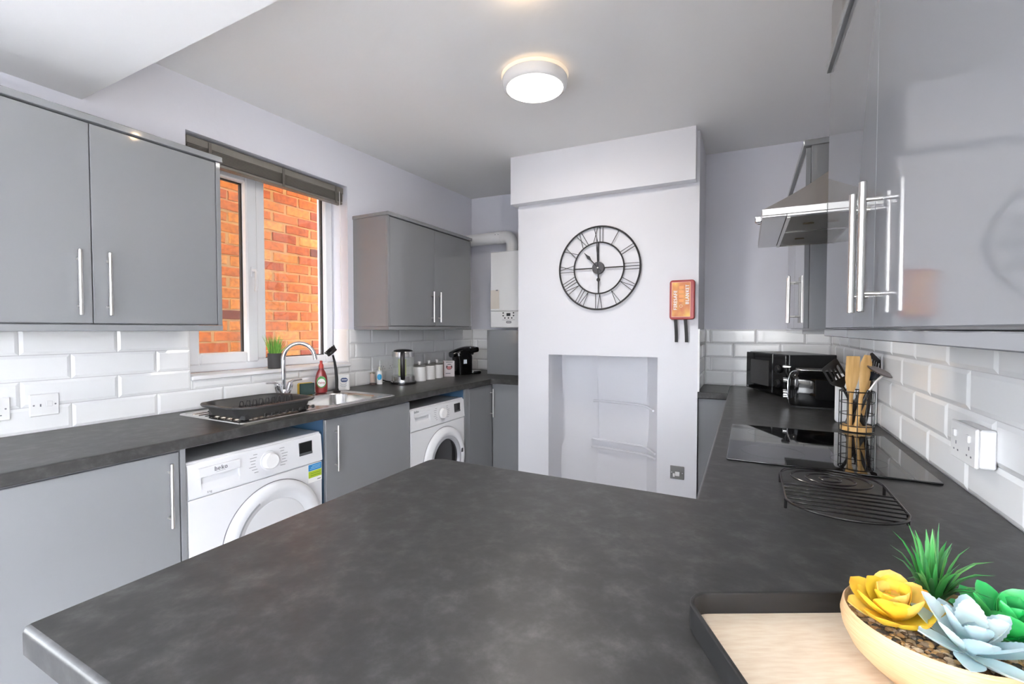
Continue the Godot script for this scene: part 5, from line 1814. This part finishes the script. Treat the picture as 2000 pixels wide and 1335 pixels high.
	var upw := Basis(Vector3(0, 1, 0), Vector3(-1, 0, 0), Vector3(0, 0, 1))
	lettering(lab, "lettering", "FIRESAFE", 0.029, M.print_white, Transform3D(upw, Vector3(-0.040, 0.124, 0.0432)))
	lettering(lab, "lettering", "BLANKET", 0.029, M.print_white, Transform3D(upw, Vector3(0.032, 0.158, 0.0432)))
	var cr := mb()
	var pts := []
	for i in 24: pts.append(Vector3(-0.006 + cos(TAU * i / 24) * 0.0085, 0.086 + sin(TAU * i / 24) * 0.0085, 0.0432))
	cr.tube(pts, 0.0018, 5, true)
	part(lab, "pictogram", cr, mat(s8(252, 220, 190), 0.4))
	for k in 4: part(lab, "small_print", mb().box(Vector3(-0.018, 0.112 + k * 0.028, 0.0424), Vector3(0.010, 0.130 + k * 0.028, 0.0430)), mat(s8(240, 164, 96), 0.4))
	for s in [[-0.042, -0.036], [0.018, 0.026]]:
		var st := mb()
		var r0 := []
		for i in 9:
			var q := i / 8.0
			var x: float = lerpf(s[0], s[1], q) + 0.002 * sin(q * 3.0)
			var y := 0.012 - 0.158 * q
			var z := 0.022 - 0.010 * q + 0.002 * sin(q * 6.0)
			r0.append(PackedVector3Array([Vector3(x - 0.010, y, z - 0.0012), Vector3(x + 0.010, y, z - 0.0012), Vector3(x + 0.010, y, z + 0.0012), Vector3(x - 0.010, y, z + 0.0012)]))
		st.loft(r0)
		part(f, "pull_strap", st, M.black_matt)

	# fused switch low on the chimney breast
	var sp := thing("fused_switch", "brushed steel fused switch plate low on the chimney breast", "switch", Vector3(-0.398, 0.371, ZCH))
	part(sp, "plate", mb().box(Vector3(-0.043, -0.043, 0.0005), Vector3(0.043, 0.043, 0.007), 0.002), mat(s8(132, 132, 132), 0.35, 0.8))
	part(sp, "rocker", mb().box(Vector3(-0.012, -0.022, 0.007), Vector3(0.016, 0.006, 0.011), 0.002), M.white_plastic)
	part(sp, "fuse_carrier", mb().box(Vector3(-0.026, -0.030, 0.007), Vector3(-0.014, -0.006, 0.010), 0.002), M.white_plastic)
	for s in [-1.0, 1.0]: part(sp, "screw", mb().cyl(Vector3(s * 0.033, 0, 0.006), Vector3(s * 0.033, 0, 0.0085), 0.0035, -1.0, 10), M.chrome)

	# sockets on the left tiles
	var face := Basis(Vector3(0, 0, -1), Vector3.UP, Vector3(1, 0, 0))
	var tf := LW + 0.009
	var a := thing("wall_switch", "white single switch on the tiles below the large wall cupboard", "switch", Vector3(tf, 1.016, -0.742))
	a.basis = face
	part(a, "plate", mb().box(Vector3(-0.043, -0.043, 0.0005), Vector3(0.043, 0.043, 0.009), 0.003), M.white_plastic)
	part(a, "rocker", mb().box(Vector3(0.004, -0.008, 0.009), Vector3(0.022, 0.014, 0.0125), 0.002), M.white_plastic)
	for s in [-1.0, 1.0]: part(a, "screw", mb().cyl(Vector3(s * 0.031, 0, 0.008), Vector3(s * 0.031, 0, 0.0098), 0.003, -1.0, 10), M.print_grey)
	part(a, "indicator", mb().box(Vector3(-0.014, -0.006, 0.009), Vector3(-0.010, 0.004, 0.0098)), M.print_grey)
	var b := thing("wall_socket", "white double socket on the tiles at the far left, cut by the frame", "socket", Vector3(tf, 1.016, -0.576))
	b.basis = face
	socket_parts(b, 2)
	var d := thing("wall_socket", "white double socket on the tiles behind the kettle", "socket", Vector3(tf, 1.036, -2.645))
	d.basis = face
	socket_parts(d, 2)
	# surface-mounted double switch on the right tiles
	var e := thing("wall_socket", "white surface-mounted socket box on the right-hand tiles", "socket", Vector3(RW - 0.009, 1.045, -1.425))
	e.basis = Basis(Vector3(0, 0, 1), Vector3.UP, Vector3(-1, 0, 0))
	part(e, "back_box", mb().box(Vector3(-0.068, -0.043, 0.0005), Vector3(0.068, 0.043, 0.028), 0.003), M.white_plastic)
	var pl := part(e, "plate", mb().box(Vector3(-0.070, -0.045, 0.0285), Vector3(0.070, 0.045, 0.036), 0.003), M.white_plastic)
	for x in [-0.046, 0.030]:
		part(pl, "rocker", mb().box(Vector3(x, 0.008, 0.036), Vector3(x + 0.018, 0.026, 0.042), 0.002), M.white_plastic)
	for x in [-0.036, 0.036]:
		pin_holes(pl, Vector3(x, -0.012, 0.0362))

func pin_holes(p: Node3D, at: Vector3) -> void:
	part(p, "pin_hole", mb().box(at + Vector3(-0.002, 0.002, -0.002), at + Vector3(0.002, 0.010, 0.0002)), M.print_grey)
	part(p, "pin_hole", mb().box(at + Vector3(-0.014, -0.013, -0.002), at + Vector3(-0.008, -0.009, 0.0002)), M.print_grey)
	part(p, "pin_hole", mb().box(at + Vector3(0.008, -0.013, -0.002), at + Vector3(0.014, -0.009, 0.0002)), M.print_grey)

func socket_parts(t: Node3D, n: int) -> void:
	part(t, "plate", mb().box(Vector3(-0.073, -0.043, 0.0005), Vector3(0.073, 0.043, 0.009), 0.003), M.white_plastic)
	for s in [-1.0, 1.0]:
		part(t, "rocker", mb().box(Vector3(s * 0.016 - 0.008, 0.008, 0.009), Vector3(s * 0.016 + 0.008, 0.028, 0.0125), 0.002), M.white_plastic)
		part(t, "screw", mb().cyl(Vector3(s * 0.060, 0, 0.008), Vector3(s * 0.060, 0, 0.0098), 0.003, -1.0, 10), M.print_grey)
		pin_holes(t, Vector3(s * 0.036, -0.012, 0.0092))

# ------------------------------------------------------------------ tray and planted bowl in the foreground
func leaf_mesh(len: float, w: float, th: float, curl: float, tip: float, fat: float, serr := 0.0, cup := 0.0, dye := Color.WHITE) -> MB:
	# leaf along +z from the origin, up is +y
	var b := mb()
	b.crease = 0.3
	var nu := 22 if serr > 0.0 else 12
	var rings := []
	for i in nu + 1:
		var t := float(i) / nu
		var hw: float = w * pow(sin(PI * pow(t * 0.97 + 0.03, fat)), tip)
		if serr > 0.0 and i > 3 and i < nu: hw *= 1.0 + (serr if i % 2 == 0 else -serr)
		hw = maxf(hw, 0.0004) if i < nu else 0.0003
		var z := len * t
		var y := curl * t * t * len
		var hh := th * (1.0 - 0.75 * t)
		var ring := PackedVector3Array()
		for q in [[-1.0, cup], [-0.55, cup * 0.3 + 0.28], [0.0, 0.42], [0.55, cup * 0.3 + 0.28], [1.0, cup], [0.55, cup * 0.3 - 0.55], [0.0, -0.85], [-0.55, cup * 0.3 - 0.55]]:
			var lift: float = cup * hw * q[0] * q[0] * 0.9
			ring.append(Vector3(q[0] * hw, y + q[1] * hh + lift, z))
		rings.append(ring)
	b.loft(rings)
	if dye != Color.WHITE:
		# the tips are dyed
		b.paint(0, Color.WHITE)
		for i in b.P.size():
			var q: float = clampf((b.P[i].z / len - 0.84) / 0.16, 0.0, 1.0)
			b.C[i] = Color.WHITE.lerp(dye, q)
	return b

func rosette(parent: Node3D, layers: Array, mats: Array, centre: Vector3, dye := Color.WHITE) -> void:
	# each layer: [count, length, width, thickness, elevation degrees, curl, tip, fat, serration, cup, turn, lift]
	for L in layers:
		var m := leaf_mesh(L[1], L[2], L[3], L[5], L[6], L[7], L[8], L[9], dye).mesh()
		for k in L[0]:
			var yaw: float = TAU * k / L[0] + L[10] + rng.randf_range(-0.10, 0.10)
			var el: float = deg_to_rad(L[4] + rng.randf_range(-5.0, 5.0))
			var s := rng.randf_range(0.92, 1.06)
			var bs := Basis(Vector3.UP, yaw) * Basis(Vector3.RIGHT, -el) * Basis().scaled(Vector3(s, s, s))
			piece(parent, "leaf", m, mats[rng.randi() % mats.size()], Transform3D(bs, centre + Vector3.UP * L[11]))

func plastic_leaf(c: Color, rough := 0.45) -> StandardMaterial3D:
	var m := mat(c, rough)
	m.subsurf_scatter_enabled = true
	m.vertex_color_use_as_albedo = true
	m.subsurf_scatter_strength = 0.12
	return m

func build_tray() -> void:
	var org := Vector3(-0.076, T, -0.664)
	var t := thing("serving_tray", "black-rimmed tray with a pale wood base at the peninsula corner", "tray", org)
	t.rotation.y = deg_to_rad(28.0)
	# local x along the back edge, local z towards the camera
	var cx := 0.205
	var cz := 0.140
	var hx := 0.205
	var hz := 0.140
	var rim := mb()
	var o := func(y: float, d: float) -> PackedVector3Array: return rim.rr(Vector3(cx, y, cz), hx - d, hz - d, 0.034 - d, 8)
	rim.loft([o.call(0.002, 0.0), o.call(0.034, -0.0005), o.call(0.0355, 0.001), o.call(0.0355, 0.004), o.call(0.034, 0.0055), o.call(0.008, 0.006), o.call(0.0, 0.006), o.call(0.0, 0.001)], false, false, true)
	part(t, "rim", rim, M.black_matt)
	part(t, "base", mb().slab(Vector3(cx, 0, cz), hx - 0.006, hz - 0.006, 0.001, 0.008, 0.028, 0.0005, 8), M.tray_wood)

	# wooden bowl
	var bc := Vector3(0.193, T + 0.008, -0.663)
	var b := thing("wooden_bowl", "pale turned wooden bowl of artificial succulents on the tray", "bowl", bc)
	part(b, "bowl", mb().lathe([[0.001, 0.0], [0.050, 0.0], [0.054, 0.002], [0.055, 0.006], [0.066, 0.012], [0.079, 0.025], [0.0865, 0.041], [0.0885, 0.053], [0.0865, 0.064], [0.0845, 0.067], [0.082, 0.064], [0.081, 0.052], [0.073, 0.032], [0.05, 0.020], [0.001, 0.018]], Vector3.ZERO, 72), M.bowl_wood)
	# gravel
	var peb := mb()
	var tones := []
	var mm := MultiMesh.new()
	mm.transform_format = MultiMesh.TRANSFORM_3D
	mm.use_colors = true
	var pb := mb()
	pb.lathe([[0.0002, -0.8], [0.7, -0.55], [1.0, 0.0], [0.72, 0.55], [0.0002, 0.75]], Vector3.ZERO, 7)
	mm.mesh = pb.mesh()
	var pm := mat(Color.WHITE, 0.55)
	pm.vertex_color_use_as_albedo = true
	mm.mesh.surface_set_material(0, pm)
	mm.instance_count = 1500
	var cols := [s8(228, 206, 176), s8(186, 148, 104), s8(120, 92, 66), s8(70, 66, 64), s8(214, 176, 122), s8(96, 92, 88), s8(160, 140, 118)]
	for k in 1500:
		var a := rng.randf() * TAU
		var r := sqrt(rng.randf()) * 0.079
		var s := rng.randf_range(0.0022, 0.0042)
		var bs := Basis.from_euler(Vector3(rng.randf() * 6, rng.randf() * 6, rng.randf() * 6)).scaled(Vector3(s * 1.4, s * 0.8, s))
		mm.set_instance_transform(k, Transform3D(bs, Vector3(cos(a) * r, 0.050 + 0.010 * (1.0 - r / 0.079) + rng.randf_range(-0.002, 0.003), sin(a) * r)))
		mm.set_instance_color(k, cols[rng.randi() % cols.size()].srgb_to_linear())
	var gv := MultiMeshInstance3D.new()
	gv.name = "gravel"
	gv.multimesh = mm
	gv.material_override = pm
	add_child(gv)
	gv.position = bc
	gv.set_meta("kind", "stuff")
	gv.set_meta("label", "brown and grey gravel filling the wooden bowl")
	gv.set_meta("category", "gravel")

	var yl := plastic_leaf(s8(242, 208, 62))
	var yo := plastic_leaf(s8(244, 200, 62))
	var yp := plastic_leaf(s8(248, 216, 110))
	var y := thing("yellow_succulent", "yellow artificial succulent rosette at the left of the bowl", "succulent", Vector3(0.154, T + 0.066, -0.656))
	y.rotation_degrees = Vector3(8, 20, 10)
	rosette(y, [[7, 0.052, 0.0180, 0.006, 16, 0.30, 0.62, 1.45, 0.0, 0.30, 0.0, 0.002], [6, 0.046, 0.0175, 0.006, 30, 0.35, 0.62, 1.45, 0.0, 0.35, 0.45, 0.006], [5, 0.036, 0.0150, 0.006, 48, 0.30, 0.62, 1.4, 0.0, 0.40, 0.2, 0.010], [4, 0.026, 0.0120, 0.005, 66, 0.2, 0.62, 1.4, 0.0, 0.4, 0.8, 0.012]], [yl, yo, yl, yp], Vector3.ZERO, Color(0.96, 0.62, 0.60))
	part(y, "stem", mb().cyl(Vector3(0, -0.014, 0), Vector3(0, 0.012, 0), 0.008, 0.010, 12), yo)

	var bg := [plastic_leaf(s8(190, 212, 216), 0.6), plastic_leaf(s8(176, 202, 208), 0.6), plastic_leaf(s8(204, 222, 222), 0.6)]
	var s := thing("blue_grey_succulent", "frosty blue-grey artificial succulent with toothed leaves, front of the bowl", "succulent", Vector3(0.204, T + 0.067, -0.622))
	s.rotation_degrees = Vector3(10, 35, 0)
	rosette(s, [[7, 0.058, 0.0120, 0.004, 17, 0.10, 0.60, 1.25, 0.0, 0.35, 0.0, 0.0], [6, 0.056, 0.0120, 0.004, 34, 0.15, 0.60, 1.25, 0.055, 0.35, 0.4, 0.004], [4, 0.046, 0.0125, 0.004, 55, 0.10, 0.60, 1.2, 0.055, 0.45, 0.9, 0.007], [3, 0.026, 0.009, 0.003, 74, 0.1, 0.6, 1.2, 0.0, 0.5, 0.1, 0.010]], bg, Vector3.ZERO)
	part(s, "stem", mb().cyl(Vector3(0, -0.014, 0), Vector3(0, 0.008, 0), 0.006, 0.007, 12), bg[1])

	var gg := [plastic_leaf(s8(36, 168, 84), 0.35), plastic_leaf(s8(24, 146, 70), 0.35), plastic_leaf(s8(60, 186, 100), 0.35)]
	var g := thing("green_succulent", "bright green artificial succulent rosette at the right of the bowl", "succulent", Vector3(0.252, T + 0.068, -0.672))
	g.rotation_degrees = Vector3(6, 0, -6)
	rosette(g, [[7, 0.058, 0.0175, 0.005, 14, 0.20, 0.60, 1.15, 0.0, 0.30, 0.2, 0.0], [6, 0.050, 0.0165, 0.005, 36, 0.25, 0.60, 1.15, 0.0, 0.35, 0.6, 0.004], [5, 0.036, 0.0135, 0.005, 58, 0.2, 0.6, 1.15, 0.0, 0.4, 0.0, 0.008], [3, 0.022, 0.0100, 0.004, 74, 0.2, 0.6, 1.15, 0.0, 0.4, 0.5, 0.010]], gg, Vector3.ZERO)
	part(g, "stem", mb().cyl(Vector3(0, -0.014, 0), Vector3(0, 0.008, 0), 0.007, 0.009, 12), gg[1])

	# tufted spiky plant at the back
	var sg := [plastic_leaf(s8(46, 134, 62), 0.4), plastic_leaf(s8(66, 156, 78), 0.4), plastic_leaf(s8(96, 170, 92), 0.4), plastic_leaf(s8(52, 122, 70), 0.4)]
	var p := thing("spiky_grass_plant", "tufted green artificial grass plant at the back of the bowl", "succulent", Vector3(0.204, T + 0.062, -0.724))
	for k in 46:
		var a := rng.randf() * TAU
		var spread := pow(rng.randf(), 0.7)
		var len := rng.randf_range(0.056, 0.112) * (1.0 - 0.12 * spread)
		var dir := Vector3(cos(a), 0, sin(a))
		var tipp := dir * spread * 0.068 + Vector3.UP * len * (1.0 - 0.40 * spread)
		var mid := dir * spread * 0.020 + Vector3.UP * len * 0.62
		part(p, "leaf", blade(dir * 0.006, mid + dir * 0.004, tipp, rng.randf_range(0.0026, 0.0052), Vector3(cos(a), 0.3, sin(a))), sg[rng.randi() % 4])
	part(p, "stem", mb().cyl(Vector3(0, -0.006, 0), Vector3(0, 0.012, 0), 0.009, 0.008, 10), sg[0])
